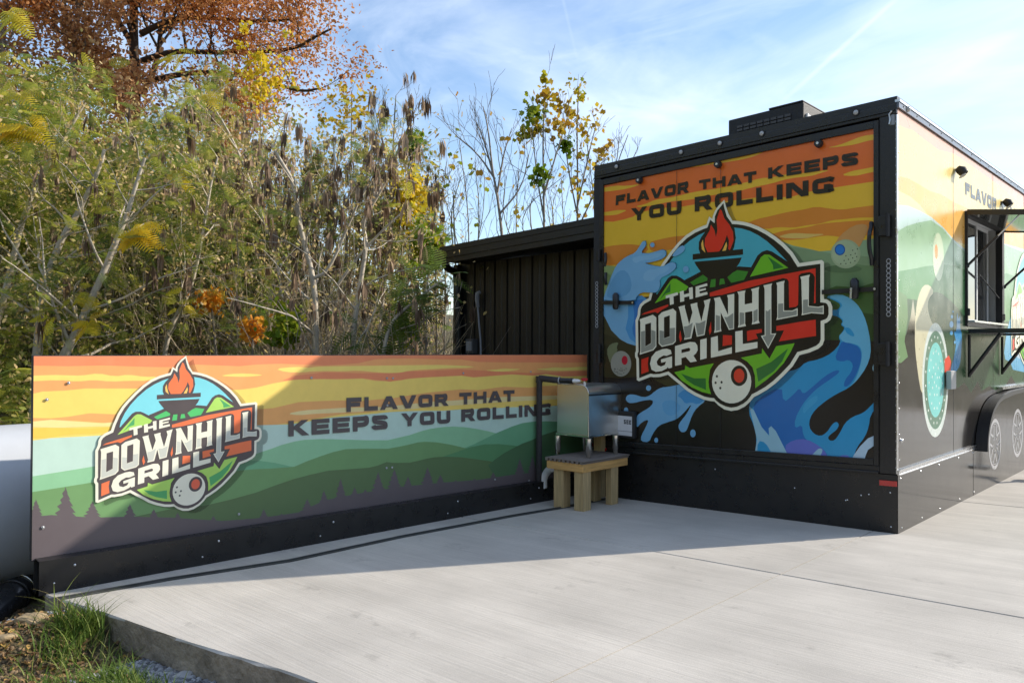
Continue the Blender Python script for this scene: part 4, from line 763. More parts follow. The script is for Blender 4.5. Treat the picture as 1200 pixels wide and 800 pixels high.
def grid(name, xs, ys, fz, m_):
    X, Y = np.meshgrid(xs, ys, indexing='ij'); Z = fz(X, Y); V = np.stack([X.ravel(), Y.ravel(), Z.ravel()], 1); ny = len(ys)
    F = [(i*ny+j, (i+1)*ny+j, (i+1)*ny+j+1, i*ny+j+1) for i in range(len(xs)-1) for j in range(ny-1)]
    me = bpy.data.meshes.new(name); me.from_pydata(V.tolist(), [], F); me.materials.append(m_); me.polygons.foreach_set('use_smooth', [True]*len(F)); o = bpy.data.objects.new(name, me); COL.objects.link(o); return tag(o, kind='structure')
xs = np.unique(np.concatenate([np.linspace(-400, -40, 25), np.linspace(-40, -4, 73), np.linspace(-4, -.5, 60), np.linspace(-.4, 8, 36), np.linspace(8, 90, 42), np.linspace(90, 400, 14)]))
ys = np.unique(np.concatenate([np.linspace(-400, -40, 20), np.linspace(-40, -6, 30), np.linspace(-6, -3.6, 48), np.linspace(-3.5, -2, 10), np.linspace(-2, 60, 80), np.linspace(60, 400, 24)]))
grid('ground', xs, ys, lambda x, y: terr(x, y)-.0, GROUND)
# concrete pad: separate broomed slabs with open joints
def cmat():
    M = bpy.data.materials.new('broomed_concrete'); M.use_nodes = True; t = M.node_tree; b = t.nodes['Principled BSDF']; b.inputs['Roughness'].default_value = .82; b.inputs['Specular IOR Level'].default_value = .3
    tcn = N(t, 'ShaderNodeTexCoord')
    def nz(scale, st, det=5, rough=.6, rot=(0, 0, 0)):
        mp = N(t, 'ShaderNodeMapping'); mp.inputs['Scale'].default_value = st; mp.inputs['Rotation'].default_value = rot; no = N(t, 'ShaderNodeTexNoise'); no.inputs['Scale'].default_value = scale; no.inputs['Detail'].default_value = det; no.inputs['Roughness'].default_value = rough
        t.links.new(tcn.outputs['Object'], mp.inputs[0]); t.links.new(mp.outputs[0], no.inputs['Vector']); return no.outputs['Fac']
    broom = nz(1, (1.6, 75, 1), 4, .7, (0, 0, R(2))); broad = nz(1, (.45, 4.5, 1), 4, .6, (0, 0, R(2))); cloud = nz(1.1, (1, 1, 1), 5); fine = nz(180, (1, 1, 1), 3)
    def mr(s, a_, b_, lo=.3, hi=.7):
        n = N(t, 'ShaderNodeMapRange'); n.inputs[1].default_value = lo; n.inputs[2].default_value = hi; n.inputs[3].default_value = a_; n.inputs[4].default_value = b_; t.links.new(s, n.inputs[0]); return n.outputs[0]
    def mul(a_, b_):
        n = N(t, 'ShaderNodeMath', operation='MULTIPLY'); t.links.new(a_, n.inputs[0]); t.links.new(b_, n.inputs[1]); return n.outputs[0]
    f = mul(mul(mr(broom, .91, 1.08), mr(broad, .91, 1.07)), mul(mr(cloud, .84, 1.10), mr(fine, .93, 1.06)))
    stn = nz(2.6, (1, 1.3, 1), 8, .72); f = mul(f, mr(stn, .74, 1.0, .30, .40)); spk = nz(55, (1, 1, 1), 2, .5); f = mul(f, mr(spk, .72, 1.0, .20, .30))
    vm = N(t, 'ShaderNodeVectorMath', operation='SCALE'); vm.inputs[0].default_value = (.52, .485, .43); t.links.new(f, vm.inputs['Scale']); t.links.new(vm.outputs[0], b.inputs[0])
    bp = N(t, 'ShaderNodeBump'); bp.inputs['Strength'].default_value = .5; bp.inputs['Distance'].default_value = .004; t.links.new(broom, bp.inputs['Height'])
    b2 = N(t, 'ShaderNodeBump'); b2.inputs['Strength'].default_value = .25; b2.inputs['Distance'].default_value = .003; t.links.new(fine, b2.inputs['Height']); t.links.new(bp.outputs[0], b2.inputs['Normal']); t.links.new(b2.outputs[0], b.inputs['Normal'])
    return M
CONC = cmat(); EDGEC = mat('concrete_edge', (.30, .25, .19), .9, var=.5, vscale=9, bump=.9, bscale=26, bdist=.02)
pad = MB(); pad.box(-2.98, 14, -3.4, 12, -.30, -.0335, EDGEC, SL); padb = tag(pad.build('concrete_pad', None), kind='structure')
edge_f = [(-2.95,-4.345)]+[tuple(GP(*q)[:2]) for q in ((76.5,703.5),(119,716.5),(160,731),(215,750.5),(283,770.5),(340,787.5),(372,800))]
e1_, e2_ = np.array(edge_f[-2]), np.array(edge_f[-1]); dd = (e2_-e1_)/np.linalg.norm(e2_-e1_)
edge_f += [tuple(e2_+dd*t) for t in (.25, .6, .95)]
def yedge(x):
    xs_ = [q[0] for q in edge_f]; ys_ = [q[1] for q in edge_f]
    if x > xs_[-1]: return ys_[-1]+(x-xs_[-1])*dd[1]/dd[0]
    return float(np.interp(x, xs_, ys_))
def slab(x0, x1, y0, y1, front=False):
    """slab with eased arrises; the front ones follow the poured edge"""
    q = MB(); g = .004; nx = 26 if front else 2; X = np.linspace(x0+g, x1-g, nx); e = .006
    def prof(x):
        fy = yedge(x) if front else y0+g
        wob = (.006*math.sin(x*23)+.004*math.sin(x*61+1)) if front else 0
        return [(fy+wob*1.5, -.22 if front else -.05), (fy+wob, -e*1.4), (fy+e, -.0), (y1-g-e, 0), (y1-g, -e), (y1-g, -.05)]
    V = []; 
    for x in X: V += [(x, y, z+SL*x) for y, z in prof(x)]
    n = len(X); F = [(i*6+k, (i+1)*6+k, (i+1)*6+k+1, i*6+k+1) for i in range(n-1) for k in range(5)]
    q.add(V, F, CONC); mi = []
    q.add([V[i*6+k] for i in (0,) for k in range(6)], [(0, 1, 2, 3, 4, 5)], CONC); q.add([V[(n-1)*6+k] for k in range(6)], [(5, 4, 3, 2, 1, 0)], CONC)
    o = q.build('slab', None, padb)
    if front:
        o.data.materials.append(EDGEC)
        for p in o.data.polygons:
            if abs(p.normal.z) < .5 and p.normal.y < -.3: p.material_index = 1
    return o
xj = [-2.96, -.158, 2.9, 5.9, 8.9]; yj = [-1.462, 1.6, 4.6, 7.6, 10.6]
for i in range(len(xj)-1):
    slab(xj[i], xj[i+1], None, yj[0], True)
    for j in range(len(yj)-1): slab(xj[i], xj[i+1], yj[j], yj[j+1])
# slot drain along the board
q = MB(); DP_ = [GP(57,704.5), GP(200,679), GP(340,657.5), GP(470,629.5), GP(600,605), GP(660,595), GP(720,583)]
DRN = mat('drain_steel', (.07, .072, .07), .5, metal=.3, var=.3, vscale=12, rvar=.1)
for a_, b_ in zip(DP_[:-1], DP_[1:]):
    d = b_-a_; n_ = np.array([-d[1], d[0], 0]); n_ = n_/np.linalg.norm(n_)*.019
    q.obox(a_-n_+np.array([0, 0, .0006]), d*.9995, n_*.75, (0, 0, .006), DRN); q.obox(a_+n_*.25+np.array([0, 0, .0006]), d*.9995, n_*.75, (0, 0, .011), DRN)
o = q.build('drain_strip', None); tag(o, 'thin dark metal drain strip running across the concrete in front of the mural board', 'drain')
# ------------------------------------------------------------------ wooden stand
def wood(name, rgb, st):
    M = mat(name, rgb, .75, var=.32, vscale=5, bump=.35, bscale=9, stretch=st, bdist=.004, spec=.25); return M
WV = wood('post_wood', (.48, .35, .18), (9, 9, .7)); WH = wood('apron_wood', (.64, .38, .14), (9, .8, 9)); WH2 = wood('apron_wood_side', (.64, .38, .14), (.8, 9, 9)); DECK = wood('deck_board', (.21, .18, .16), (10, .8, 10))
st = empty('wooden_stand', (-2.34, -.4, -.065), 'squat wooden stand with grey deck top under the steel box', 'stand')
tz = .345; gx = lambda x: SL*x+.0005
sx0, sx1, sy0, sy1 = -2.535, -2.150, -.715, -.095
for x0, x1, y0, y1 in ((-2.25,-2.155,-.703,-.60),(-2.475,-2.37,-.695,-.60),(-2.215,-2.12+.0-.035,-.325,-.225),(-2.45,-2.35,-.30,-.20)):
    q = MB(); q.box(x0, x1, y0, y1, gx(x0), tz-.03, WV); q.build('leg', None, st, bevel=.004)
az0, az1 = .252, tz-.026
q = MB(); q.box(sx1-.038, sx1, sy0+.039, sy1, az0, az1, WH); q.build('apron', None, st, bevel=.003)
q = MB(); q.box(sx0, sx1-.0, sy0, sy0+.038, az0, az1, WH2); q.build('apron', None, st, bevel=.003)
q = MB(); q.box(sx0, sx0+.038, sy0+.039, sy1, az0, az1, WH); q.build('apron', None, st, bevel=.003)
nb = 3
for i in range(nb):
    w_ = (sx1-sx0+.03)/nb; q = MB(); x0 = sx0-.012+i*w_; q.box(x0+.002, x0+w_-.003, sy0-.012, sy1+.01, tz-.007, tz, DECK)
    for k in range(3): q.box(x0+.006+k*(w_/3), x0+.006+k*(w_/3)+w_/3*.55, sy0-.0118, sy1+.01, tz-.0255, tz-.0072, DECK)
    q.build('deck_board', None, st)
q = MB(); q.box(-2.515, -2.435, -.10, -.03, gx(-2.5), .74, WV); tag(q.build('wooden_post', None, bevel=.004), 'upright timber post standing behind the steel box at the trailer corner', 'post')
# ------------------------------------------------------------------ stainless box on four legs
bx = empty('steel_wash_box', (-2.37, -.33, tz), 'polished stainless steel box with rounded front edge on four short metal legs', 'steel box')
Pf = ZP(690,536.5,tz); zf = zat(Pf, 513.0)
C0 = ZP(689.5,512,zf); CL = ZP(646.3,508.6,zf); CR_ = ZP(731.3,503.5,zf)
bx1 = C0[0]; by0 = C0[1]; bx0 = CL[0]+.01; by1 = CR_[1]; zt_ = zat(np.array([bx0, by0]), 449.5)
q = MB(); q.box(bx0-.004, bx1+.004, by0-.004, by1+.004, zf-.006, zf+.012, STEELB); q.build('base_flange', None, bx, bevel=.002)
r_ = .075; prof = [(bx0+.006, zf+.0125), (bx1-.004, zf+.0125)]+[(bx1-.004-r_*(1-math.cos(t)), zt_-r_*(1-math.sin(t))) for t in np.linspace(0, math.pi/2, 9)]+[(bx0+.006, zt_)]
def swept(P, y0, y1, m_, smooth):
    n = len(P); q = MB(); V = [(x, y0, z) for x, z in P]+[(x, y1, z) for x, z in P]
    for i in range(n): j = (i+1) % n; q.add([V[i], V[j], V[j+n], V[i+n]], [(0, 3, 2, 1)][:1], m_)
    for base, fl_ in ((0, False), (n, True)):
        t = tessellate_polygon([[Vector((x, z, 0)) for x, z in P]]); q.add(V[base:base+n], [tuple(k) for k in t], m_)
    return q
q = swept(prof, by0+.004, by1-.004, STEEL, False); body = q.build('cover', None, bx)
bm = bmesh.new(); bm.from_mesh(body.data); bmesh.ops.remove_doubles(bm, verts=bm.verts, dist=1e-5); bmesh.ops.recalc_face_normals(bm, faces=bm.faces); bm.to_mesh(body.data); bm.free()
mb_ = body.modifiers.new('bevel', 'BEVEL'); mb_.width = .004; mb_.segments = 2; mb_.limit_method = 'ANGLE'; mb_.angle_limit = R(35)
rim = MB(); RP = [(x, by0+.004, z) for x, z in prof[1:]]; rim.tube(RP, .005, 6, STEELB); rim.tube([(x, by1-.004, z) for x, z in prof[1:]], .005, 6, STEELB); tag(rim.build('edge_rim', None, bx), kind='stuff')
hb = MB(); hb.box(bx1-.012, bx1-.0, by0+.012, by1-.012, zt_-.092, zt_-.078, BLACKM); hb.build('front_lip', None, bx)
FT = [ZP(690,536.5,tz), ZP(723.5,531.8,tz)]; xf = FT[0][0]; yf0 = FT[0][1]; yf1 = FT[1][1]; xb_ = bx0+.055
for x, y in ((xf, yf0), (xf, yf1), (xb_, yf0), (xb_, yf1)):
    q = MB(); q.tube([(x, y, tz+.001), (x, y, tz+.006), (x, y, tz+.04), (x, y, tz+.045), (x, y, zf-.0065)], [.014, .02, .022, .028, .028], 12, STEELB); q.build('leg', None, bx)
# ------------------------------------------------------------------ water pipe with tap
PIP = mat('pipe_foam', (.035, .032, .034), .75, var=.3, vscale=30, bump=.3, bscale=50)
pp = empty('water_pipe', BP(632, 570, .05), 'black insulated water pipe rising in front of the board with a red tap', 'water pipe')
top = BP(632, 443, .05); bot = np.array([top[0], top[1], .10]); bot[0] = BP(632, 565, .05)[0]
q = MB(); q.tube([bot, top+np.array([0, 0, -.02])], .026, 12, PIP); q.tube([top+np.array([0, 0, -.04]), top+np.array([0, 0, .018])], .031, 12, PIP); q.build('upright_pipe', None, pp)
end = top+BN*0; e_px = (671, 447.0)
# horizontal arm: same height, runs out towards the steel box
zarm = top[2]; Eh = ZP(671, 448.3, zarm-.0)
if not np.isfinite(Eh).all() or np.linalg.norm(Eh-top) > 1.5 or np.linalg.norm(Eh-top) < .1: Eh = top+np.array([.33, .05, -.01])
dirh = np.array([.96, .27, 0.]); Eh = top+dirh*.34+np.array([0, 0, -.016]); 
q = MB(); q.tube([top+np.array([0, 0, .0]), Eh-dirh*.14], .027, 12, PIP); q.tube([Eh-dirh*.15, Eh-dirh*.14], .031, 12, GREYP); q.tube([Eh-dirh*.14, Eh-dirh*.02], .024, 12, BLACK); q.build('arm_pipe', None, pp)
q = MB(); q.tube([Eh-dirh*.03, Eh+dirh*.02, Eh+dirh*.05], [.017, .017, .009], 10, WHITEP); q.tube([Eh+dirh*.05, Eh+dirh*.10], .008, 8, mat('brass', (.6, .42, .15), .3, metal=1)); q.tube([Eh+dirh*.085, Eh+dirh*.10+np.array([0, 0, -.10])], .010, 8, WHITEP); sp = q.build('tap', None, pp)
q = MB(); q.disc(Eh+dirh*.085+np.array([0, 0, .012]), (.2, -.3, 1), .028, .008, mat('tap_red', (.5, .02, .02), .4), 12); q.build('tap_handle', None, sp)
q = MB(); P = [ZP(650,543,.10), ZP(640,550,.09), ZP(637,562,.07), ZP(637,572,.0)]
e0 = BP(637, 566, .07); P = [e0+np.array([.13, -.03, .15]), e0+np.array([.05, -.0, .12]), e0+np.array([.0, 0, .05]), e0+np.array([0, 0, -.04])]
q.tube(chaikin(P, 2, False), .032, 12, WHITEP); q.build('drain_elbow', None, None); tag(bpy.data.objects['drain_elbow'], 'white plastic pipe elbow at the foot of the board behind the wooden stand', 'pipe')
# ------------------------------------------------------------------ shed
SY = .8
shed = empty('metal_shed', (-4.3, SY, -.2), 'dark ribbed metal shed with sloping roof between the woods and the trailer', 'shed')
XS = [YP(x, 400, SY)[0] for x in (534.5,539,546,556,567.7,579.6,594.3,609.3,623.5,639,655.6,673,691)]; XS += [XS[-1]+.22*i for i in range(1, 6)]
slope = (2.298-2.273)/(-3.254+4.841)
SHB = mat('shed_metal', (.030, .027, .022), .42, var=.2, vscale=5, rvar=.1, bump=.05, bscale=6)
SHT = mat('shed_trim', (.016, .017, .017), .4, var=.2, vscale=8, rvar=.1)
zw = lambda x: 2.273+slope*(x+4.841)
q = MB(); q.box(XS[0], -2.3, SY+.025, 4.6, -.3, zw(-4)+.0, SHT); q.build('shell', None, shed)
q = MB(); q.box(XS[0], XS[1], SY-.05, SY+.024, -.3, zw(XS[0]), SHT); q.build('corner_trim', None, shed)
for i in range(2, len(XS)-1):
    q = MB(); x0, x1 = XS[i]+.010, XS[i+1]-.010; V = [(x0, SY+.024), (x0+.02, SY-.002), (x1-.02, SY-.002), (x1, SY+.024)]; zt2 = zw(x1)
    xm = (x0+x1)/2; P = [(x0, SY+.024), (x0+.006, SY), (xm-.02, SY), (xm-.01, SY-.006), (xm+.01, SY-.006), (xm+.02, SY), (x1-.006, SY), (x1, SY+.024)]
    VV = [(x, y, -.3) for x, y in P]+[(x, y, zt2) for x, y in P]; n = len(P); q.add(VV, [(k, k+1, k+1+n, k+n) for k in range(n-1)]+[tuple(range(n, 2*n))], SHB); q.build('wall_panel', None, shed)
RY = .42; rl = YP(513,291,RY); rr_ = YP(694,256,RY); rb = YP(525,311,RY); sr = (rr_[2]-rl[2])/(rr_[0]-rl[0])
def rbox(x0, x1, y0, y1, d0, d1, m_, mb):
    v = []
    for x in (x0, x1):
        for y in (y0, y1):
            for d in (d0, d1): v.append((x, y, rl[2]+sr*(x-rl[0])+d))
    return mb.add(v, [(0, 1, 3, 2), (4, 6, 7, 5), (0, 4, 5, 1), (2, 3, 7, 6), (0, 2, 6, 4), (1, 5, 7, 3)], m_)
q = MB(); rbox(rl[0], -2.2, RY, 4.9, -.055, -.005, SHT, q); q.build('roof', None, shed)
q = MB(); rbox(rl[0]+.005, -2.2, RY-.012, RY-.0005, -.13, -.001, SHT, q); rbox(rl[0]+.06, -2.2, RY-.02, RY-.0125, -.055, .004, SHT, q); rbox(rl[0]+.09, -2.2, RY+.001, SY-.01, -.17, -.135, SHT, q); rbox(rl[0]+.10, -2.2, RY+.0, RY+.02, -.19, -.131, SHT, q); q.build('fascia', None, shed)
for i in range(15):
    x = rl[0]+.05+i*.19; q = MB(); rbox(x, x+.03, RY-.012, 4.9, -.004, .008, SHT, q); q.build('roof_rib', None, shed)
q = MB(); rbox(rl[0]-.05, rl[0]+.004, RY-.012, 4.9, -.11, -.012, SHT, q); gt = q.build('gutter', None, shed, bevel=.02)
q = MB(); P = [YP(521,300,RY+.05), YP(521.5,309,RY+.05), YP(525,315,RY+.12), YP(531,317,RY+.3), YP(536,322,SY-.06), YP(537,420,SY-.06), YP(537,560,SY-.06)]; q.tube(chaikin(P, 1, False), .045, 8, SHT); q.build('downspout', None, shed)
q = MB(); P = [YP(562,342,SY-.06), YP(559.5,344,SY-.06), YP(559.2,352,SY-.05), YP(560,360,SY-.04), YP(561.8,385,SY-.04), YP(563.5,400,SY-.04), YP(563.5,440,SY-.04)]
CND = mat('conduit_grey', (.30, .32, .36), .4, var=.1); q.tube(chaikin(P[2:], 1, False), .012, 8, CND); q.tube(P[:4], [.02, .028, .028, .02], 8, CND); q.build('conduit', None, shed)
c0 = YP(549.8,414,SY-.03); c1 = YP(558.2,397,SY-.03); q = MB(); q.box(c0[0], c1[0], SY-.09, SY-.007, c0[2], c1[2], mat('meter_grey', (.09, .095, .10), .5, var=.1)); q.box(c0[0]+.015, c1[0]-.015, SY-.098, SY-.0905, c0[2]+.03, c1[2]-.03, CND); q.build('electric_box', None, shed, bevel=.006)
# ------------------------------------------------------------------ white tank behind the board
tk = empty('storage_tank', (-4.1, -4.2, -.2), 'white round-topped horizontal tank behind the left end of the board', 'tank')
TKM = mat('tank_paint', (.52, .54, .56), .35, var=.08, vscale=3, rvar=.08, bump=.05, bscale=3)
rr = .50; zc_ = .245; yy = [-8.6, -8.55, -8.45, -8.3, -3.1, -2.95, -2.8, -2.72, -2.70]; rads = [.05, .25, .40, .5, .5, .46, .36, .2, .02]
q = MB(); q.tube([(-4.03, y, zc_) for y in yy], rads, 40, TKM); q.build('shell', None, tk)
for y in (-4.62, -6.1): q = MB(); q.tube([(-4.03, y-.02, zc_), (-4.03, y-.012, zc_), (-4.03, y+.012, zc_), (-4.03, y+.02, zc_)], [.495, .506, .506, .495], 40, TKM); q.build('seam_band', None, tk)
for y in (-7.6, -3.4): q = MB(); q.box(-4.5, -3.74, y-.08, y+.08, -.32, -.05, BLACKM); q.build('saddle', None, tk)
# ------------------------------------------------------------------ black drain pipe at the slab corner
CUL = mat('culvert_plastic', (.03, .03, .032), .25, var=.25, vscale=14, rvar=.1, bump=.06, bscale=10, coat=.3)
cp = empty('drain_pipe', (-3.05, -4.5, -.2), 'glossy black corrugated drain pipe elbow at the slab corner, lower left', 'drain pipe')
K0 = DP(53, 676, 4.95); K1 = DP(38, 680, 4.93); K2 = DP(22, 691, 4.80); K3 = DP(5, 706, 4.62); K4 = DP(-14, 724, 4.45); K5 = DP(-60, 765, 4.15)
q = MB(); q.tube([K0+(K0-K1)*.6, K0, K0*.5+K1*.5], .078, 22, CUL); q.build('pipe_stub', None, cp)
el_ = chaikin([K0*.5+K1*.5, K1, K2*.85+K1*.15, K2*.5+K3*.5], 2, False); q = MB(); q.tube(el_, [.088]*len(el_), 22, CUL); q.build('elbow', None, cp)
q = MB(); ln = 26; A_, B_ = K2*.5+K3*.5, K5; P = [A_+(B_-A_)*i/ln for i in range(ln+1)]; q.tube(P, [.094 if i < 2 else (.086+.004*(i % 2)) for i in range(ln+1)], 22, CUL); q.build('corrugated_pipe', None, cp)
def ring(c, d, r, th, m_, name, par):
    d = d/np.linalg.norm(d); u = np.cross(d, (0, 0, 1)); u /= np.linalg.norm(u); v = np.cross(d, u); q = MB(); q.tube([c+(u*math.cos(t)+v*math.sin(t))*r for t in np.linspace(0, 2*math.pi, 25)], th, 6, m_, caps=False); return q.build(name, None, par)
ring(K2*.9+K1*.1, K2-K1, .094, .006, STEELB, 'hose_clamp', cp); ring(K2*.5+K3*.5, K3-K2, .098, .007, CUL, 'collar', cp)
c_ = K2*.9+K1*.1+np.array([0, 0, .10]); q = MB(); q.tube([c_+np.array([-.03, -.03, 0]), c_+np.array([.03, .03, .006])], .009, 8, STEELB); q.build('clamp_screw', None, cp)
# ------------------------------------------------------------------ vegetation
def leafmat(name, cols, trans=.35, rough=.55):
    """cols: list of (position, rgb); each leaf carries its own 'tint' between 0 and 1"""
    M = bpy.data.materials.new(name); M.use_nodes = True; t = M.node_tree; b = t.nodes['Principled BSDF']; b.inputs['Roughness'].default_value = rough; b.inputs['Specular IOR Level'].default_value = .25
    at = N(t, 'ShaderNodeAttribute', attribute_name='tint'); r = N(t, 'ShaderNodeValToRGB'); e = r.color_ramp.elements
    e[0].position, e[0].color = cols[0][0], (*cols[0][1], 1); e[1].position, e[1].color = cols[-1][0], (*cols[-1][1], 1)
    for p, c in cols[1:-1]: q = e.new(p); q.color = (*c, 1)
    t.links.new(at.outputs['Fac'], r.inputs[0]); t.links.new(r.outputs[0], b.inputs[0])
    tl = N(t, 'ShaderNodeBsdfTranslucent'); t.links.new(r.outputs[0], tl.inputs[0]); ms = N(t, 'ShaderNodeMixShader'); ms.inputs[0].default_value = trans
    o = [n for n in t.nodes if n.type == 'OUTPUT_MATERIAL'][0]; t.links.new(b.outputs[0], ms.inputs[1]); t.links.new(tl.outputs[0], ms.inputs[2]); t.links.new(ms.outputs[0], o.inputs[0]); return M
LGREEN = leafmat('fern_leaf', [(0, (.09, .15, .04)), (.35, (.22, .29, .055)), (.6, (.44, .45, .07)), (.8, (.60, .56, .06)), (1, (.68, .55, .07))], .5)
LYEL = leafmat('yellow_leaf', [(0, (.45, .42, .03)), (.5, (.75, .58, .03)), (1, (.80, .52, .03))], .5)
LOAK = leafmat('oak_leaf', [(0, (.28, .12, .05)), (.4, (.52, .22, .075)), (.75, (.66, .31, .10)), (1, (.74, .45, .14))], .5)
LORG = leafmat('orange_leaf', [(0, (.70, .26, .03)), (.5, (.85, .40, .04)), (1, (.85, .56, .06))], .5)
LPOP = leafmat('poplar_leaf', [(0, (.10, .22, .02)), (.35, (.28, .34, .02)), (.6, (.55, .42, .03)), (1, (.42, .20, .03))], .45)
LPOD = leafmat('seed_pod', [(0, (.09, .06, .04)), (.5, (.24, .16, .10)), (1, (.46, .34, .23))], .2, .7)
LBR = leafmat('brush_leaf', [(0, (.20, .24, .05)), (.3, (.40, .42, .08)), (.55, (.52, .42, .15)), (.8, (.62, .44, .20)), (1, (.72, .58, .34))], .4)
LMAR = leafmat('maroon_leaf', [(0, (.28, .14, .07)), (.6, (.54, .28, .12)), (1, (.62, .42, .20))], .4)
BPALE = mat('pale_bark', (.48, .42, .33), .85, var=.35, vscale=9, bump=.3, bscale=30)
BGREY = mat('grey_bark', (.25, .215, .175), .9, var=.35, vscale=9, bump=.3, bscale=30)
BDARK = mat('dark_bark', (.05, .038, .028), .9, var=.4, vscale=7, bump=.5, bscale=25)
BTAN = mat('tan_stem', (.46, .38, .26), .85, var=.35, vscale=5)
def npmesh(name, V, F, m_, parent=None, tint=None, kind=None):
    """V (n,3), F (k,4) or (k,3)"""
    V = np.asarray(V, np.float32); F = np.asarray(F, np.int32); me = bpy.data.meshes.new(name); k = F.shape[1]
    me.vertices.add(len(V)); me.vertices.foreach_set('co', V.ravel()); me.loops.add(F.size); me.loops.foreach_set('vertex_index', F.ravel())
    me.polygons.add(len(F)); me.polygons.foreach_set('loop_start', np.arange(0, F.size, k, dtype=np.int32)); me.polygons.foreach_set('loop_total', np.full(len(F), k, np.int32))
    me.materials.append(m_); me.update(calc_edges=True)
    if tint is not None:
        at = me.attributes.new('tint', 'FLOAT', 'POINT'); at.data.foreach_set('value', np.asarray(tint, np.float32))
    o = bpy.data.objects.new(name, me); COL.objects.link(o)
    if parent is not None: o.parent = parent; o.matrix_parent_inverse = parent.matrix_basis.inverted()
    return tag(o, kind=kind)
def scatter(T, F, pos, A, B, C, tint):
    """template T (n,3) in frame A,B,C (N,3 each, already scaled)"""
    V = pos[:, None, :]+T[None, :, 0:1]*A[:, None, :]+T[None, :, 1:2]*B[:, None, :]+T[None, :, 2:3]*C[:, None, :]
    n = len(T); FF = F[None]+np.arange(len(pos))[:, None, None]*n
    return V.reshape(-1, 3), FF.reshape(-1, F.shape[1]), np.repeat(tint, n)
def unit(v): return v/(np.linalg.norm(v, axis=-1, keepdims=True)+1e-9)
def frames(n, dirs=None, flat=0., r=None):
    A = unit(rng.normal(size=(n, 3))) if dirs is None else unit(dirs); X = rng.normal(size=(n, 3)); X[:, 2] += flat*3
    B = unit(np.cross(X, A)); return A, B, np.cross(A, B)
LEAF_T = np.array([(0, 0, 0), (.35, .26, .05), (.75, .22, .02), (1, 0, -.08), (.75, -.22, .02), (.35, -.26, .05)]); LEAF_F = np.array([(0, 1, 2, 3), (0, 3, 4, 5)])
LOBE_T = np.array([(0, 0, 0), (.2, .45, .05), (.55, .30, .03), (.8, .42, 0), (1, 0, -.1), (.8, -.42, 0), (.55, -.30, .03), (.2, -.45, .05)]); LOBE_F = np.array([(0, 1, 2, 4), (2, 3, 4, 4), (0, 4, 6, 7), (4, 5, 6, 6)])
LOBE_F = np.array([(0, 1, 2), (0, 2, 4), (2, 3, 4), (0, 4, 6), (4, 5, 6), (0, 6, 7)])
def frond(pw=.021, n=11):
    V = []; F = []
    def rib(a, b, w0, w1):
        a, b = np.array(a), np.array(b); d = b-a; nn = np.array([-d[1], d[0], 0]); nn = nn/(np.linalg.norm(nn)+1e-9); k = len(V)
        V.extend([a+nn*w0, b+nn*w1, b-nn*w1, a-nn*w0]); F.append((k, k+1, k+2, k+3))
    for i in range(n):
        t = .16+.84*i/(n-1); L = .36*math.sin(math.pi*min(1, .22+t*.70))**.8; z = -.35*t*t
        for s in (-1, 1):
            rib((t, 0, z), (t+L*.35, s*L, z-.10*L-.03), pw, pw*.6)
    rib((0, 0, 0), (.5, 0, -.09), .008, .006); rib((.5, 0, -.09), (1, 0, -.35), .006, .003)
    return np.array(V), np.array(F)
FROND_T, FROND_F = frond()
WIDE_T, WIDE_F = frond(.036, 10)
def podT():
    V = []; F = []
    r = random.Random(3)
    for i in range(9):
        a = r.random()*6.28; q = r.random()*.16; x, y = q*math.cos(a), q*math.sin(a); z0 = -.05-r.random()*.25; L = .5+r.random()*.35; w = .055; u = r.random()*3.14; dx, dy = w*math.cos(u), w*math.sin(u); k = len(V)
        V += [(x*.3, y*.3, z0), (x+dx, y+dy, z0-L*.35), (x*1.3, y*1.3, z0-L), (x-dx, y-dy, z0-L*.45)]; F.append((k, k+1, k+2, k+3))
    return np.array(V), np.array(F)
POD_T, POD_F = podT()
def tubes(lines, n=5):
    """lines: list of (pts(k,3), radii(k))"""
    VV = []; FF = []; o = 0
    for P, Rr_ in lines:
        P = np.asarray(P, float); k = len(P); Rr_ = np.asarray(Rr_, float); m_ = n if Rr_[0] > .012 else 3
        d = np.gradient(P, axis=0); d = unit(d); ref = np.array([.31, .17, .93]) if abs(d[0][2]) < .8 else np.array([.9, .3, .1]); u = unit(np.cross(d, ref)); v = np.cross(d, u)
        an = 2*np.pi*np.arange(m_)/m_; V = P[:, None]+(u[:, None]*np.cos(an)[None, :, None]+v[:, None]*np.sin(an)[None, :, None])*Rr_[:, None, None]
        VV.append(V.reshape(-1, 3)); i = np.arange(k-1)[:, None]*m_; j = np.arange(m_)[None]; j2 = (j+1) % m_
        FF.append((np.stack([i+j, i+j2, i+m_+j2, i+m_+j], -1).reshape(-1, 4))+o); o += k*m_
    return np.concatenate(VV), np.concatenate(FF)
def wander(p, d, L, k, jit, upb=0.):
    P = [np.array(p, float)]; d = np.array(d, float); d /= np.linalg.norm(d)
    for i in range(k):
        d = d+rng.normal(size=3)*jit+np.array([0, 0, upb]); d /= np.linalg.norm(d); P.append(P[-1]+d*L/k)
    return np.array(P)
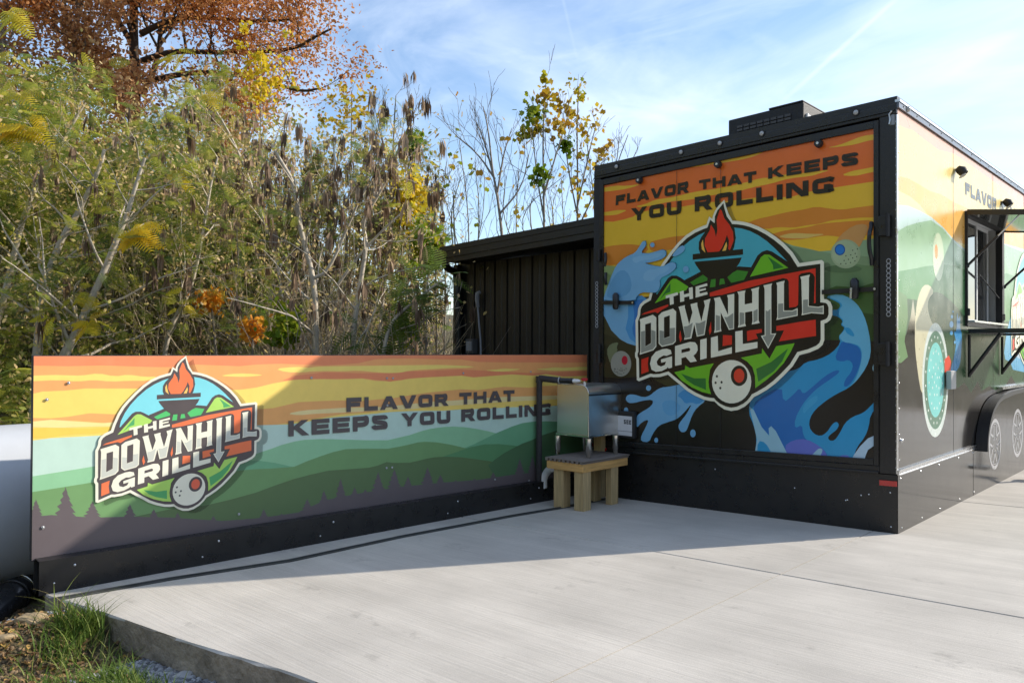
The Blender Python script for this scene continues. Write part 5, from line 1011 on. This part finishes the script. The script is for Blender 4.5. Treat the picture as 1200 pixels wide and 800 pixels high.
def branch_out(lines, P, r0, r1, nb, Lb, ang, t0=.3, up_=.3, k=6, jit=.16, lv=1, subs=4, subL=.45, shrink=.8):
    """side shoots of polyline P; returns tip points + directions"""
    tips = []
    seg = np.linalg.norm(np.diff(P, axis=0), axis=1); cum = np.concatenate([[0], np.cumsum(seg)])/seg.sum()
    for i in range(nb):
        t = t0+(1-t0)*(i+rng.random())/nb; j = min(np.searchsorted(cum, t), len(P)-1); p = P[j-1]+(P[j]-P[j-1])*((t-cum[j-1])/(cum[j]-cum[j-1]+1e-9)); d = unit(P[j]-P[j-1])
        a = rng.random()*6.283; s = np.array([math.cos(a), math.sin(a), 0.]); s = unit(s-d*(s@d)); dd = d*math.cos(ang)+s*math.sin(ang)+np.array([0, 0, up_]); L = Lb*(1-shrink*(t-t0)/(1-t0+1e-9)*.7)*(.7+.6*rng.random()); rb = (r0+(r1-r0)*t)*.55
        Q = wander(p, dd, L, k, jit, .03); lines.append((Q, np.linspace(max(rb, .004), max(.0025, rb*.2), len(Q)))); 
        if lv > 0: tips += branch_out(lines, Q, max(rb, .005), .003, subs, L*subL, ang*1.1, .25, up_*.6, 4, jit*1.3, lv-1, subs, subL)
        else: tips += [(Q[q], Q[q]-Q[q-1]) for q in range(1, len(Q))]
        tips.append((Q[-1], Q[-1]-Q[-2]))
    return tips
def ground_at(px, d):
    P = DP(px, 416, d); return np.array([P[0], P[1], float(terr(P[0], P[1]))-.05])
TRI = [0]
def leaves(parent, tips, n, kind, size, name='foliage', spread=.12, m_=None, tlo=0., thi=1., droop=0.):
    if not len(tips) or n <= 0: return None
    P = np.array([t[0] for t in tips]); D = np.array([t[1] for t in tips]); ix = rng.integers(0, len(P), n); pos = P[ix]+rng.normal(size=(n, 3))*spread
    s = size*(.65+.7*rng.random(n))[:, None]; tint = tlo+(thi-tlo)*np.clip(rng.random(n)*.75+.25*rng.random(len(P))[ix], 0, 1)
    if kind == 'frond':
        d = unit(D[ix])*.6+rng.normal(size=(n, 3))*.6; d[:, 2] -= .15; A, B, C = frames(n, d, 1.6); T, F = FROND_T, FROND_F
        fl_ = C[:, 2] < 0; C[fl_] *= -1; B[fl_] *= -1
    elif kind == 'pod': A = np.tile([1., 0, 0], (n, 1)); a = rng.random(n)*6.28; A = np.stack([np.cos(a), np.sin(a), 0*a], 1); B = np.stack([-np.sin(a), np.cos(a), 0*a], 1); C = np.tile([0., 0, 1], (n, 1)); T, F = POD_T, POD_F
    elif kind == 'lobe': A, B, C = frames(n, rng.normal(size=(n, 3))+np.array([0, 0, -.5-droop])); T, F = LOBE_T, LOBE_F
    else: A, B, C = frames(n, rng.normal(size=(n, 3))+np.array([0, 0, -droop])); T, F = LEAF_T, LEAF_F
    V, FF, tt = scatter(T, F, pos, A*s, B*s, C*s, tint); TRI[0] += len(FF)*(F.shape[1]-2)
    return npmesh(name, V, FF, m_, parent, tt, None if name == 'foliage' else 'stuff')
def limbs(parent, lines, m_, name='trunk'):
    V, F = tubes(lines); TRI[0] += len(F)*2; o = npmesh(name, V, F, m_, parent); o.data.polygons.foreach_set('use_smooth', [True]*len(F)); return o
def T3(pix, d, dz=0.):
    """photo line of a trunk set up at distance d (optionally leaning nearer/farther)"""
    n = len(pix); return np.array([DP(x, y, d+dz*i/max(1, n-1)) for i, (x, y) in enumerate(pix)])
def refine(P, k=2): return np.array(chaikin(list(P), k, False))
def tree(label, P, r0, r1, bark, cat='tree', group=None, nb=10, Lb=1.2, ang=.8, t0=.35, up_=.35, lv=1, subs=4, subL=.5, extra=(), name='tree', sets=()):
    P = np.asarray(P, float); base = P[0].copy(); g = float(terr(base[0], base[1]))
    if base[2] > g+.02: P = np.vstack([[base[0], base[1], g-.1], P])
    P = refine(P, 2); root = empty(name, P[0], label, cat, group)
    lines = [(P, np.linspace(r0, r1, len(P)))]; tips = branch_out(lines, P, r0, r1, nb, Lb, ang, t0, up_, lv=lv, subs=subs, subL=subL)
    for E, ra, rb, n2 in extra:
        E = refine(E, 2); lines.append((E, np.linspace(ra, rb, len(E)))); tips += branch_out(lines, E, ra, rb, n2, Lb*.8, ang, .2, up_, lv=lv, subs=subs, subL=subL)
    limbs(root, lines, bark)
    for st_ in sets:
        st_ = dict(st_); f = st_.pop('filt', None); tp = [t for t in tips if f(t[0])] if f else tips
        leaves(root, tp, **st_)
    return root, tips
def pxof(p):
    d = np.asarray(p)-CAM; z = d@fw; return 600+F_PX*(d@rt)/z, 400-F_PX*(d@up)/z
def spray(parent, x, y, d, n, size, m_=None, tlo=.2, thi=1., down=.25, side=0.):
    size *= .74; n = int(n*1.3); C = DP(x, y, d); a = rng.normal(size=(n, 1))*.55+side; dirs = rt[None]*np.cos(a)*np.where(rng.random((n, 1)) < .35, -1, 1)+np.array([[0, 0, -down]])+np.array([[0, 0, 1]])*rng.normal(size=(n, 1))*.35-fw[None]*.35*rng.random((n, 1))
    A = unit(dirs); B = unit(np.cross(-fw[None]*.8+np.array([[0, 0, 1.]]), A)); Cc_ = np.cross(A, B); s = size*(.7+.5*rng.random(n))[:, None]
    V, F, tt = scatter(WIDE_T, WIDE_F, C+rng.normal(size=(n, 3))*.05, A*s, B*s, Cc_*s, tlo+(thi-tlo)*rng.random(n)); TRI[0] += len(F)*2; return npmesh('yellow_frond_spray', V, F, m_ or LYEL, parent, tt)
GRP = 'slender trees tangled together in the woods'
# --- the copper oak at the upper left
oakL = [(T3([(168,110),(186,70),(188,36),(200,-10),(230,-70)], 19)), T3([(166,72),(200,60),(250,62),(300,62),(345,58),(368,44),(388,34)], 19, -1), T3([(168,96),(230,84),(285,88),(322,98),(352,108),(374,104)], 19.4, -1.5), T3([(160,60),(130,10),(110,-50),(100,-100)], 19), T3([(185,40),(240,0),(300,-30),(330,-60)], 19, 1), T3([(165,40),(205,20),(255,22),(310,26),(350,22)], 18.5, -.5)]
tree('big copper-brown oak rising at the upper left above the other trees', T3([(160,416),(160,300),(157,200),(160,110),(156,30),(160,-60),(150,-130)], 19), .20, .06, BDARK, name='oak_tree', nb=14, Lb=3.0, ang=.95, t0=.45, up_=.15, lv=1, subs=8, subL=.42,
     extra=[(e, .085, .02, 9) for e in oakL], sets=(dict(n=38000, kind='leaf', size=.085, m_=LOAK, spread=.22, filt=lambda p: pxof(p)[0] < 318 or rng.random() < .3),))
tree('dense brown-leaved tree in the top left corner behind the green fronds', T3([(78,416),(84,300),(90,180),(84,80),(96,-20),(90,-80)], 17), .12, .03, BGREY, name='beech_tree', nb=20, Lb=2.0, t0=.2, lv=1, subs=6, up_=.2, sets=(dict(n=14000, kind='leaf', size=.10, m_=LMAR, spread=.2),))
tree('leafy brown tree at the left picture edge behind the highest green fronds', T3([(-10,416),(-6,300),(4,180),(0,80),(10,-20),(0,-80)], 16), .11, .03, BGREY, name='beech_tree', nb=20, Lb=2.0, t0=.25, lv=1, subs=6, up_=.2, sets=(dict(n=9000, kind='leaf', size=.09, m_=LOAK, spread=.2, thi=.8),))
tree('far brown tree filling the gap between the oak and the pod-hung trees', T3([(262,416),(268,300),(262,200),(270,140)], 21), .10, .03, BGREY, name='beech_tree', nb=16, Lb=1.8, t0=.2, lv=1, subs=6, up_=.2, sets=(dict(n=7000, kind='leaf', size=.10, m_=LMAR, spread=.25),))
# --- feathery green mimosas
def mimosa(label, pix, d, r0=.05, nf=260, size=.50, npod=40, group=None, extra=(), nb=12, Lb=1.3, bark=BPALE, ny=0, tlo=0., thi=.85, dz=0., yfilt=None, t0=.35, ang=.95):
    size *= .38; nf = int(nf*(2.0 if nf > 100 else 1.8)); ny = int(ny*3.2)
    sets = [dict(n=nf, kind='frond', size=size, m_=LGREEN, spread=.15, tlo=tlo, thi=thi)]
    sets.append(dict(n=int(550+nf*1.7), kind='leaf', size=.044, m_=LBR, name='small_leaves', spread=.2, tlo=.3))
    if npod: sets.append(dict(n=int(npod*.55), kind='pod', size=.27, m_=LPOD, name='seed_pods', spread=.10))
    if False: sets.append(dict(n=ny, kind='frond', size=size*1.05, m_=LYEL, name='yellow_foliage', spread=.10, filt=yfilt))
    return tree(label, T3(pix, d, dz), r0, r0*.3, bark, name='mimosa_tree', cat='tree', group=group, nb=nb, Lb=Lb, t0=t0, lv=1, subs=3, up_=.1, ang=ang, extra=[(T3(e, d), r0*.5, r0*.2, 4) for e in extra], sets=sets)
near = lambda x, y, r: (lambda p: math.hypot(pxof(p)[0]-x, pxof(p)[1]-y) < r)
ta_, _ = mimosa('feathery mimosa tree spilling blue-green fronds at the far upper left edge', [(-40,430),(-25,300),(5,210),(22,150),(30,110)], 9.5, .06, 420, .55, 10, nb=15, Lb=1.1, thi=.9)
tb_, _ = mimosa('mimosa tree with green fronds and yellow tips at mid left edge', [(-20,440),(10,330),(30,240),(70,170),(100,120)], 8.8, .05, 330, .5, 14, ny=26, yfilt=near(30,150,55), nb=14, Lb=1.1)
tc_, _ = mimosa('pale slanting mimosa trunk rising right from the tank', [(40,440),(52,330),(76,272),(92,250),(120,190),(122,175)], 8.1, .05, 90, .46, 22, ny=8, yfilt=near(95,360,50))
td_, _ = mimosa('mimosa tree with pale leaning trunk and a bright yellow spray at its middle', [(70,430),(96,375),(118,328),(134,288),(150,250),(160,215),(170,185)], 7.9, .05, 90, .46, 26, ny=16, yfilt=near(160,270,42))
te_, _ = mimosa('tall mimosa tree behind the leaning trunk, yellow sprays near its crown', [(130,430),(150,330),(146,250),(170,190),(198,160),(205,130)], 11, .05, 300, .5, 60, ny=24, yfilt=near(205,150,60))
tf_, _ = mimosa('thin mimosa tree with an orange-leaved sprout at its foot', [(190,430),(200,380),(225,340),(240,260),(248,210),(255,185)], 9, .035, 90, .46, 60)
tg_, _ = mimosa('short mimosa tree whose yellow sprays hang just over the board top', [(60,440),(80,400),(92,380),(84,350),(60,330)], 8, .03, 120, .4, 6, ny=22, yfilt=near(75,380,60), Lb=.8)
mimosa('straight pale mimosa trunk with dark pods below the oak', [(225,430),(225,330),(222,240),(228,160),(236,110)], 12.5, .045, 180, .46, 120)
spray(tb_, 30, 146, 7.6, 9, .34); spray(tb_, 12, 158, 7.6, 6, .32, tlo=0, thi=.5); spray(td_, 160, 270, 7.6, 9, .30, tlo=.4); spray(te_, 203, 206, 8.4, 7, .28, tlo=0, thi=.5); spray(te_, 212, 62, 10, 6, .34, tlo=.1, thi=.6)
spray(te_, 235, 112, 9.5, 6, .30, LGREEN, .75, 1.); spray(tc_, 104, 378, 7.6, 6, .22, tlo=.3); spray(tg_, 60, 378, 7.4, 6, .22, tlo=.1); spray(tf_, 212, 356, 7.8, 5, .20, tlo=.1, thi=.6); spray(tg_, 92, 345, 7.6, 4, .2, tlo=0, thi=.4); spray(ta_, 14, 18, 8.5, 7, .34, LGREEN, .8, 1.); spray(ta_, 22, 110, 8, 6, .34, LGREEN, .8, 1.)
# --- pod hung, nearly bare ones in the middle
mimosa('forked pale tree with a long bare Y trunk at the middle of the woods', [(370,440),(370,380),(368,326),(352,270),(345,215),(330,190),(318,170)], 8.4, .045, 30, .4, 90, extra=([(368,326),(385,318),(410,260),(425,225),(448,200)],[(352,270),(348,240),(346,212)]), nb=9, Lb=1.2)
mimosa('pale tree with two crooked arms left of the shed', [(418,440),(412,400),(424,320),(430,285),(424,262),(440,230),(446,205)], 8.6, .04, 35, .42, 90, extra=([(395,335),(420,300),(450,268),(470,250)],[(424,262),(460,200),(472,160)]), nb=9)
mimosa('slender pod-hung tree with a long diagonal stem crossing leftward', [(330,440),(332,330),(300,230),(272,160),(240,110)], 10.6, .035, 70, .42, 130, nb=10)
pod_px = [(300,150,12,170),(345,170,13,150),(385,150,12.4,190),(430,150,13,170),(468,160,12,150),(492,215,12.6,70),(280,190,13.5,130),(410,200,11.4,120),(455,210,11,110),(360,230,11.5,130)]
for i, (x, ty, d, npd) in enumerate(pod_px):
    ty += 18
    mimosa('thin mimosa tree hung with clusters of dark seed pods in the thicket', [(x-10+rng.normal()*8, 440),(x-4+rng.normal()*8, 360),(x+rng.normal()*8, 270),(x+4+rng.normal()*6, (ty+270)/2),(x+6, ty)], d, .035, 75, .44, npd, GRP+', pods', nb=12, Lb=1.1 if x < 420 else .62, bark=BGREY if i % 2 else BPALE, thi=.8)
for i, (x, ty, d) in enumerate([(20,230,11),(60,200,12),(110,220,10.5),(150,210,12.5),(185,240,10.8),(215,230,11.8),(250,260,10.2),(290,270,11),(-20,190,10.5),(120,170,14),(180,180,14.5)]):
    mimosa('green mimosa sapling woven into the left half of the thicket', [(x, 440),(x+6+rng.normal()*8, 370),(x+rng.normal()*10, 300),(x+rng.normal()*10, ty)], d, .03, 210, .46, 30, GRP+', green', nb=11, Lb=1.1, bark=BGREY, thi=.8)
# long drooping frond branch beside the shed
r_, tp = tree('low mimosa branch tree with dark green fronds touching the shed corner', T3([(448,430),(452,395),(462,372),(490,350),(512,332),(522,328)], 8.2), .028, .008, BPALE, name='mimosa_tree', nb=8, Lb=.5, t0=.5, lv=0, up_=.0, sets=(dict(n=80, kind='frond', size=.28, m_=LGREEN, spread=.07, tlo=0, thi=.35),))
# --- coloured small trees
def patch(label, x, y, d, w_, h_, n, kind, size, m_, name, base=None, bark=BGREY, tlo=0., thi=1., cat='tree'):
    bx_ = x if base is None else base; P = T3([(bx_, 440),(bx_+(x-bx_)*.5, (y+h_*.5+440)/2),(x, y+h_*.4),(x, y-h_*.4)], d)
    tr_, tips = tree(label, P, .022, .006, bark, name=name, cat=cat, nb=7, Lb=w_*d/F_PX, t0=.5, lv=1, subs=3, up_=.2)
    C = DP(x, y, d); k = 60; pts = [(C+np.array([rng.normal()*w_*.28*d/F_PX, rng.normal()*w_*.28*d/F_PX, rng.normal()*h_*.28*d/F_PX]), rng.normal(size=3)) for _ in range(k)]
    leaves(tr_, pts, n, kind, size, m_=m_, tlo=tlo, thi=thi, spread=.05); return tr_
patch('bright yellow maple sapling reaching to the sky edge left of the shed', 482,234,11,38,62,560,'lobe',.07,LYEL,'maple_sapling', 470)
patch('yellow and green maple sapling just above the shed gutter', 502,290,10.5,24,46,500,'lobe',.08,LPOP,'maple_sapling', 498, thi=.6)
patch('small orange maple over the board, right of the grill emblem', 296,384,8.6,20,22,170,'lobe',.055,LORG,'maple_sapling')
patch('orange-leaved maple sprout above the flame of the board emblem', 248,352,8.8,24,20,200,'lobe',.055,LORG,'maple_sapling', 256)
patch('light green maple sprout right of the small orange maple', 334,384,8.4,32,34,300,'lobe',.07,LPOP,'maple_sapling', thi=.5)
patch('tiny yellow-green sapling low between trunks and shed', 472,382,9.6,24,30,170,'lobe',.07,LPOP,'maple_sapling', thi=.45)
patch('golden aspen crown under the right side of the oak', 306,84,16,60,80,520,'lobe',.08,LYEL,'aspen_tree', 300)
patch('golden crown of a young tree poking above the pod-hung trees', 412,128,14,52,54,330,'lobe',.075,LPOP,'aspen_tree', 408, tlo=.45, thi=.9)
patch('green young maple high in the pod-hung trees near the sky', 486,168,12.5,14,20,110,'lobe',.09,LPOP,'maple_sapling', thi=.3)
# --- saplings against the sky over the shed
def sapling(label, pix, d, r0, forks, sets, nb=9, Lb=1.0, bark=BGREY, group=None, ang=.5):
    return tree(label, T3(pix, d), r0, .006, bark, name='sapling', nb=nb, Lb=Lb, t0=.25, lv=1, subs=3, up_=.55, ang=ang, subL=.55, group=group, extra=[(T3(f, d), r0*.55, .004, 5) for f in forks], sets=sets)
r1_, t1 = sapling('tall tulip poplar sapling with green and gold leaf bunches left of the trailer', [(638,420),(638,300),(637,220),(636,150),(640,92)], 12, .032, [[(638,260),(628,200),(622,130)],[(637,230),(655,170),(668,130)]], ())
for x, y, w_, n_, lo, hi in ((638,92,3,7,.4,.7),(640,110,6,10,.5,1),(622,130,12,50,0,.5),(630,148,8,22,.3,.8),(614,158,8,22,.1,.6),(633,190,0,0,0,0),(632,205,10,40,0,.45),(640,112,14,18,.5,1),(655,145,14,24,.6,1)):
    if n_: C = DP(x, y, 12); leaves(r1_, [(C, rng.normal(size=3))], int(n_*1.9), 'lobe', .085, m_=LPOP, tlo=lo, thi=hi, spread=w_*.5*12/F_PX)
r2_, t2 = sapling('tulip poplar sapling with scattered gold and rust leaves beside the trailer corner', [(676,420),(676,300),(677,220),(676,150),(678,104)], 12.4, .030, [[(676,250),(664,190),(660,130)],[(677,240),(690,180),(700,140)],[(676,270),(700,220),(712,190)]], ())
for x, y, w_, n_, lo, hi in ((677,104,14,26,.35,.9),(663,168,9,42,.0,.25),(672,135,10,16,.4,1),(690,150,14,16,.5,1),(706,180,12,18,.5,1),(660,120,10,14,.6,1),(700,128,6,6,.6,1),(685,180,18,14,.5,1),(690,235,20,14,.3,1),(675,215,14,10,.6,1),(715,168,5,8,.7,1)):
    C = DP(x, y, 12.4); leaves(r2_, [(C, rng.normal(size=3))], int(n_*1.7), 'lobe', .08, m_=LPOP, tlo=lo, thi=hi, spread=w_*.5*12.4/F_PX)
sapling('bare sapling forking wide with two last orange leaves over the shed roof', [(594,420),(590,290),(583,230),(577,200),(572,150),(566,125)], 11.5, .034, [[(580,210),(560,180),(535,160)],[(583,225),(590,180),(600,150)],[(586,250),(612,220),(620,180)],[(578,205),(566,160),(556,140)]], (dict(n=16, kind='lobe', size=.10, m_=LPOP, tlo=.7, thi=1.),), nb=10, Lb=1.2)
for i, (x, ty, d) in enumerate([(520,190,13),(540,165,14),(556,190,15),(608,200,14),(625,230,13.5),(650,230,15),(696,170,14),(664,210,16),(512,230,12),(532,225,12)]):
    sapling('bare grey sapling among the leafless twigs behind the shed', [(x, 430),(x+rng.normal()*4, 320),(x+rng.normal()*6, 250),(x+rng.normal()*5, ty)], d, .022, [[(x, 300),(x+rng.normal()*14, 250),(x+rng.normal()*22, 205)]], (dict(n=14, kind='lobe', size=.09, m_=LPOP, tlo=.2, thi=1.),), nb=10, Lb=1.1, group='bare saplings behind the shed roof', ang=.55)
sapling('bare sapling whose twigs show just above the trailer roof corner', [(706,420),(710,300),(718,230),(722,195),(736,158)], 13, .024, [[(718,215),(724,180),(726,160)],[(718,225),(740,190),(748,172)]], (), nb=8, Lb=.7)
sapling('bare twiggy tree with a few hanging pods against the sky', [(462,420),(458,300),(460,200),(462,140),(464,112)], 12.6, .03, [[(460,190),(478,150),(490,120)],[(460,200),(446,160),(440,130)]], (dict(n=26, kind='pod', size=.36, m_=LPOD, name='seed_pods', spread=.05),), nb=10, Lb=1.0)
# --- tangled stems, vines and brush (nobody could count them)
lines = []
for i in range(3000):
    x = rng.uniform(-40, 520); d = rng.uniform(8.0, 15) if x > 300 else rng.uniform(9.6, 15); g = ground_at(x, d); lean = rng.normal(size=2)*.26; H = rng.uniform(.9, 3.2)*(1.0 if x < 400 else .75)
    r = rng.uniform(.003, .010); P = wander(g, (lean[0], lean[1], 1), H, 7, .10, .02); lines.append((P, np.linspace(r, r*.35, len(P))))
    for _ in range(2):
        j = rng.integers(2, 6); lines.append((wander(P[j], (*rng.normal(size=2), .7), H*.35, 4, .2), np.linspace(r*.5, r*.2, 5)))
V, F = tubes(lines[:6000], 4); TRI[0] += len(F)*2; tag(npmesh('undergrowth_stems', V, F, BTAN, None), 'tangle of thin tan stems and vines at the foot of the woods', 'undergrowth', kind='stuff')
V, F = tubes(lines[6000:], 4); TRI[0] += len(F)*2; tag(npmesh('undergrowth_twigs', V, F, BGREY, None), 'tangle of grey leafless twigs in the woods behind the board', 'undergrowth', kind='stuff')
def brush(n, xlo, xhi, dlo, dhi, hmax, m_, size, name, label, kind='leaf', tlo=0., thi=1.):
    x = rng.uniform(xlo, xhi, n); d = rng.uniform(dlo, dhi, n); h = rng.beta(1.1, 1.6, n)*hmax
    P = CAM[None]+(fw[None]+rt[None]*((x-600)/F_PX)[:, None])*d[:, None]; P[:, 2] = terr(P[:, 0], P[:, 1])+h
    cl_ = np.sin(P[:, 0]*2.1+P[:, 1]*1.3)*np.sin(P[:, 1]*2.7-P[:, 2]*2.)+.4*np.sin(P[:, 2]*5+P[:, 0]*3); P = P[cl_ > -.25]; n = len(P)
    s = size*(.6+.8*rng.random(n))[:, None]; tint = tlo+(thi-tlo)*rng.random(n)
    if kind == 'frond': A, B, C = frames(n, rng.normal(size=(n, 3))*np.array([1, 1, .3]), 1.5); T, Fx = FROND_T, FROND_F
    else: A, B, C = frames(n); T, Fx = LEAF_T, LEAF_F
    V, F, tt = scatter(T, Fx, P, A*s, B*s, C*s, tint); TRI[0] += len(F)*2; tag(npmesh(name, V, F, m_, None, tt), label, 'undergrowth', kind='stuff')
brush(34000, -60, 518, 9.0, 17, 3.4, LBR, .050, 'brush_leaves', 'dense brown and olive brush filling the woods behind the board')
brush(9000, -60, 300, 16, 21, 5.5, LMAR, .12, 'far_brush', 'brown leafy mass deep in the woods at left')
brush(12000, 240, 515, 15.5, 21, 4.6, LBR, .10, 'far_brush', 'olive and brown leafy mass deep in the woods behind the shed')
brush(6000, -60, 320, 8.4, 13, 2.6, LGREEN, .16, 'green_brush', 'green feathery regrowth low in the woods', 'frond', 0, .7)
brush(2200, -80, 46, 6.8, 9.5, 1.5, LGREEN, .15, 'green_brush', 'green feathery growth at the far left above the tank', 'frond', .1, .8)
brush(3500, -80, 46, 6.8, 9.5, 1.5, LBR, .05, 'brush_leaves', 'small tan and olive leaves at the far left above the tank')
# distant tree belt on the right-hand ridge (seen only as a reflection on the trailer)
n = 14000; x = rng.uniform(34, 75, n); y = rng.uniform(-60, 110, n); P = np.stack([x, y, terr(x, y)+rng.beta(1, 2, n)*7], 1); A, B, C = frames(n); s = 1.3
V, F, tt = scatter(LEAF_T, LEAF_F, P, A*s, B*s, C*s, rng.random(n)*.6); tag(npmesh('distant_woods', V, F, LBR, None, tt), 'wooded ridge far to the right', 'woods', kind='stuff')
n = 16000; x = rng.uniform(-60, 60, n); y = rng.uniform(-46, -27, n); P = np.stack([x, y, terr(x, y)+rng.beta(1, 1.4, n)*(9+2*np.sin(x*.4)+1.5*np.sin(x*1.1))], 1); A, B, C = frames(n); s = 1.0  # unseen tree belt, added so the trailer rear reflects dark instead of bright sky
V, F, tt = scatter(LEAF_T, LEAF_F, P, A*s, B*s, C*s, rng.random(n)*.7); tag(npmesh('distant_woods', V, F, LBR, None, tt), 'unseen belt of woods added behind the viewer to darken reflections', 'woods', kind='stuff')
# ------------------------------------------------------------------ foreground corner: soil, gravel, leaf litter, grass
GRV = leafmat('gravel_stone', [(0, (.10, .10, .105)), (.5, (.26, .26, .27)), (1, (.46, .46, .46))], 0., .8)
ico = bmesh.new(); bmesh.ops.create_icosphere(ico, subdivisions=1, radius=1); IV = np.array([v.co[:] for v in ico.verts]); IF = np.array([[v.index for v in f.verts] for f in ico.faces]); ico.free()
def strewn(n, fx, T, F, size, zoff, m_, name, label, cat, tl=0., th=1., flat=False, squash=.6):
    xy = np.array([fx() for _ in range(n)]); z = terr(xy[:, 0], xy[:, 1])+zoff; P = np.column_stack([xy, z]); s = size*(.5+.9*rng.random(n)**1.5)[:, None]
    if flat: d = rng.normal(size=(n, 3)); d[:, 2] *= .25; A = unit(d); X = np.tile([0., 0, 1], (n, 1))+rng.normal(size=(n, 3))*.35; B = unit(np.cross(X, A)); C = np.cross(A, B)
    else: A, B, C = frames(n); A = A*(.7+.6*rng.random((n, 1))); C = C*squash
    V, FF, tt = scatter(T, F, P, A*s, B*s, C*s, tl+(th-tl)*rng.random(n)); TRI[0] += len(FF)*(F.shape[1]-2); return tag(npmesh(name, V, FF, m_, None, tt), label, cat, kind='stuff')
def fx_edge():                                  # strip of gravel along the slab edge
    x = rng.uniform(-1.95, -.3); return x, yedge(x)-.01-abs(rng.normal())*.13
def fx_left():
    return -2.98+rng.normal()*.16, -4.42+rng.normal()*.12
strewn(3600, fx_edge, IV, IF, .017, .004, GRV, 'gravel', 'grey gravel strewn along the broken edge of the concrete', 'gravel')
strewn(1500, fx_left, IV, IF, .016, .004, GRV, 'gravel', 'light grey gravel heaped below the black drain pipe', 'gravel', .3, 1.)
DRY = leafmat('dry_leaf', [(0, (.14, .08, .04)), (.5, (.30, .18, .08)), (.85, (.42, .27, .12)), (1, (.55, .34, .08))], .2)
def fx_lit(): return -2.65+rng.normal()*.5, -4.68+rng.normal()*.28
strewn(2600, fx_lit, LEAF_T*np.array([1, 1, 2.2]), LEAF_F, .034, .010, DRY, 'leaf_litter', 'dry brown leaf litter on the soil at lower left', 'leaves', flat=True)
DIRT = leafmat('dirt_clod', [(0, (.07, .05, .03)), (1, (.24, .17, .10))], 0., .9)
strewn(6000, lambda: (rng.uniform(-3.6, -.8), -4.6+rng.normal()*.35), IV, IF, .012, 0., DIRT, 'soil_clods', 'brown soil crumbs and clods at lower left', 'soil')
LGR = leafmat('grass_blade', [(0, (.06, .11, .02)), (.6, (.14, .22, .035)), (.85, (.24, .27, .07)), (1, (.38, .30, .14))], .35, .5)
def grass(tufts, name, label):
    V = []; F = []; tt = []; o = 0
    for (cx_, cy_, n, hgt, sprd, lo, hi) in tufts:
        for _ in range(n):
            x = cx_+rng.normal()*sprd; y = cy_+rng.normal()*sprd
            if y > yedge(x)-.02 and x > -2.95: continue
            a = rng.random()*6.28; h = hgt*(.45+.75*rng.random()); lean = h*rng.uniform(.15, 1.0); w_ = rng.uniform(.0022, .0042); d = np.array([math.cos(a), math.sin(a), 0]); s = np.array([-d[1], d[0], 0]); b = np.array([x, y, float(terr(x, y))-.01]); k = 5; t_ = lo+(hi-lo)*rng.random()
            for i in range(k+1):
                t = i/k; c = b+d*lean*t**2.0+np.array([0, 0, h*(t-.28*t*t)]); w2 = w_*(1-t**1.7)+.0002; V += [c-s*w2, c+s*w2]; tt += [t_, t_]
            F += [(o+2*i, o+2*i+1, o+2*i+3, o+2*i+2) for i in range(k)]; o += 2*(k+1)
    TRI[0] += len(F)*2; tag(npmesh(name, V, F, LGR, None, tt), label, 'grass', kind='stuff')
gz = lambda px, py: tuple(ZP(px, py, -.17)[:2])
tf = []
for px_, py_, n_, h_, s_ in ((92,752,230,.20,.05),(75,765,130,.15,.06),(115,745,90,.17,.04),(132,800,300,.14,.07),(105,812,260,.12,.09),(60,805,200,.09,.10),(158,808,160,.12,.05),(30,815,160,.09,.10),(180,818,90,.10,.05)):
    g_ = gz(px_, py_); tf.append((*g_, n_, h_, s_, 0, .85))
tf += [(*gz(100,730), 14, .24, .07, .8, 1.), (*gz(60,775), 40, .10, .16, .7, 1.), (*gz(110,770), 60, .16, .1, .8, 1.)]
grass(tf, 'grass_tufts', 'bright green grass tufts growing against the slab edge at lower left')
grass([(rng.uniform(-3.4, -1.2), -4.72+rng.normal()*.22, 14, .07, .06, .1, .95) for _ in range(70)], 'short_grass', 'sparse short grass over bare soil at lower left')
def rock(px_, py_, r, sq, m_, label, seed):
    rs = np.random.default_rng(seed); bm_ = bmesh.new(); bmesh.ops.create_icosphere(bm_, subdivisions=3, radius=r); off = rs.normal(size=(5, 3))
    for v in bm_.verts:
        c = np.array(v.co); n_ = sum(math.sin(float(c@o_)/r*2.2+i) for i, o_ in enumerate(off))*.09; v.co = Vector(c*(1+n_)*np.array([1, .8, sq]))
    me = bpy.data.meshes.new('rock'); bm_.to_mesh(me); bm_.free(); me.materials.append(m_); o = bpy.data.objects.new('rock', me); COL.objects.link(o); g_ = gz(px_, py_); o.location = (g_[0], g_[1], float(terr(*g_))+r*sq*.3); o.rotation_euler = (.1, .05, seed); return tag(o, label, 'rock')
SAND = mat('sandstone', (.34, .25, .14), .9, var=.3, vscale=12, bump=.7, bscale=25, bdist=.01)
rock(38,748,.085,.35,SAND,'flat tan stone lying in the soil below the black drain pipe',3); rock(4,768,.05,.4,SAND,'small tan stone cut by the left edge of the picture',5); rock(215,788,.05,.5,mat('pale_stone', (.42,.41,.40), .9, var=.2, vscale=15, bump=.6, bscale=30),'pale lump of spilled concrete at the foot of the slab edge',8)
# grit and a few stray leaves on the slab
for px_, py_, rz in ((452,742,.3),(640,700,1.2),(830,760,2.),(1110,640,.8)):
    pass
print('TRIS', TRI[0])
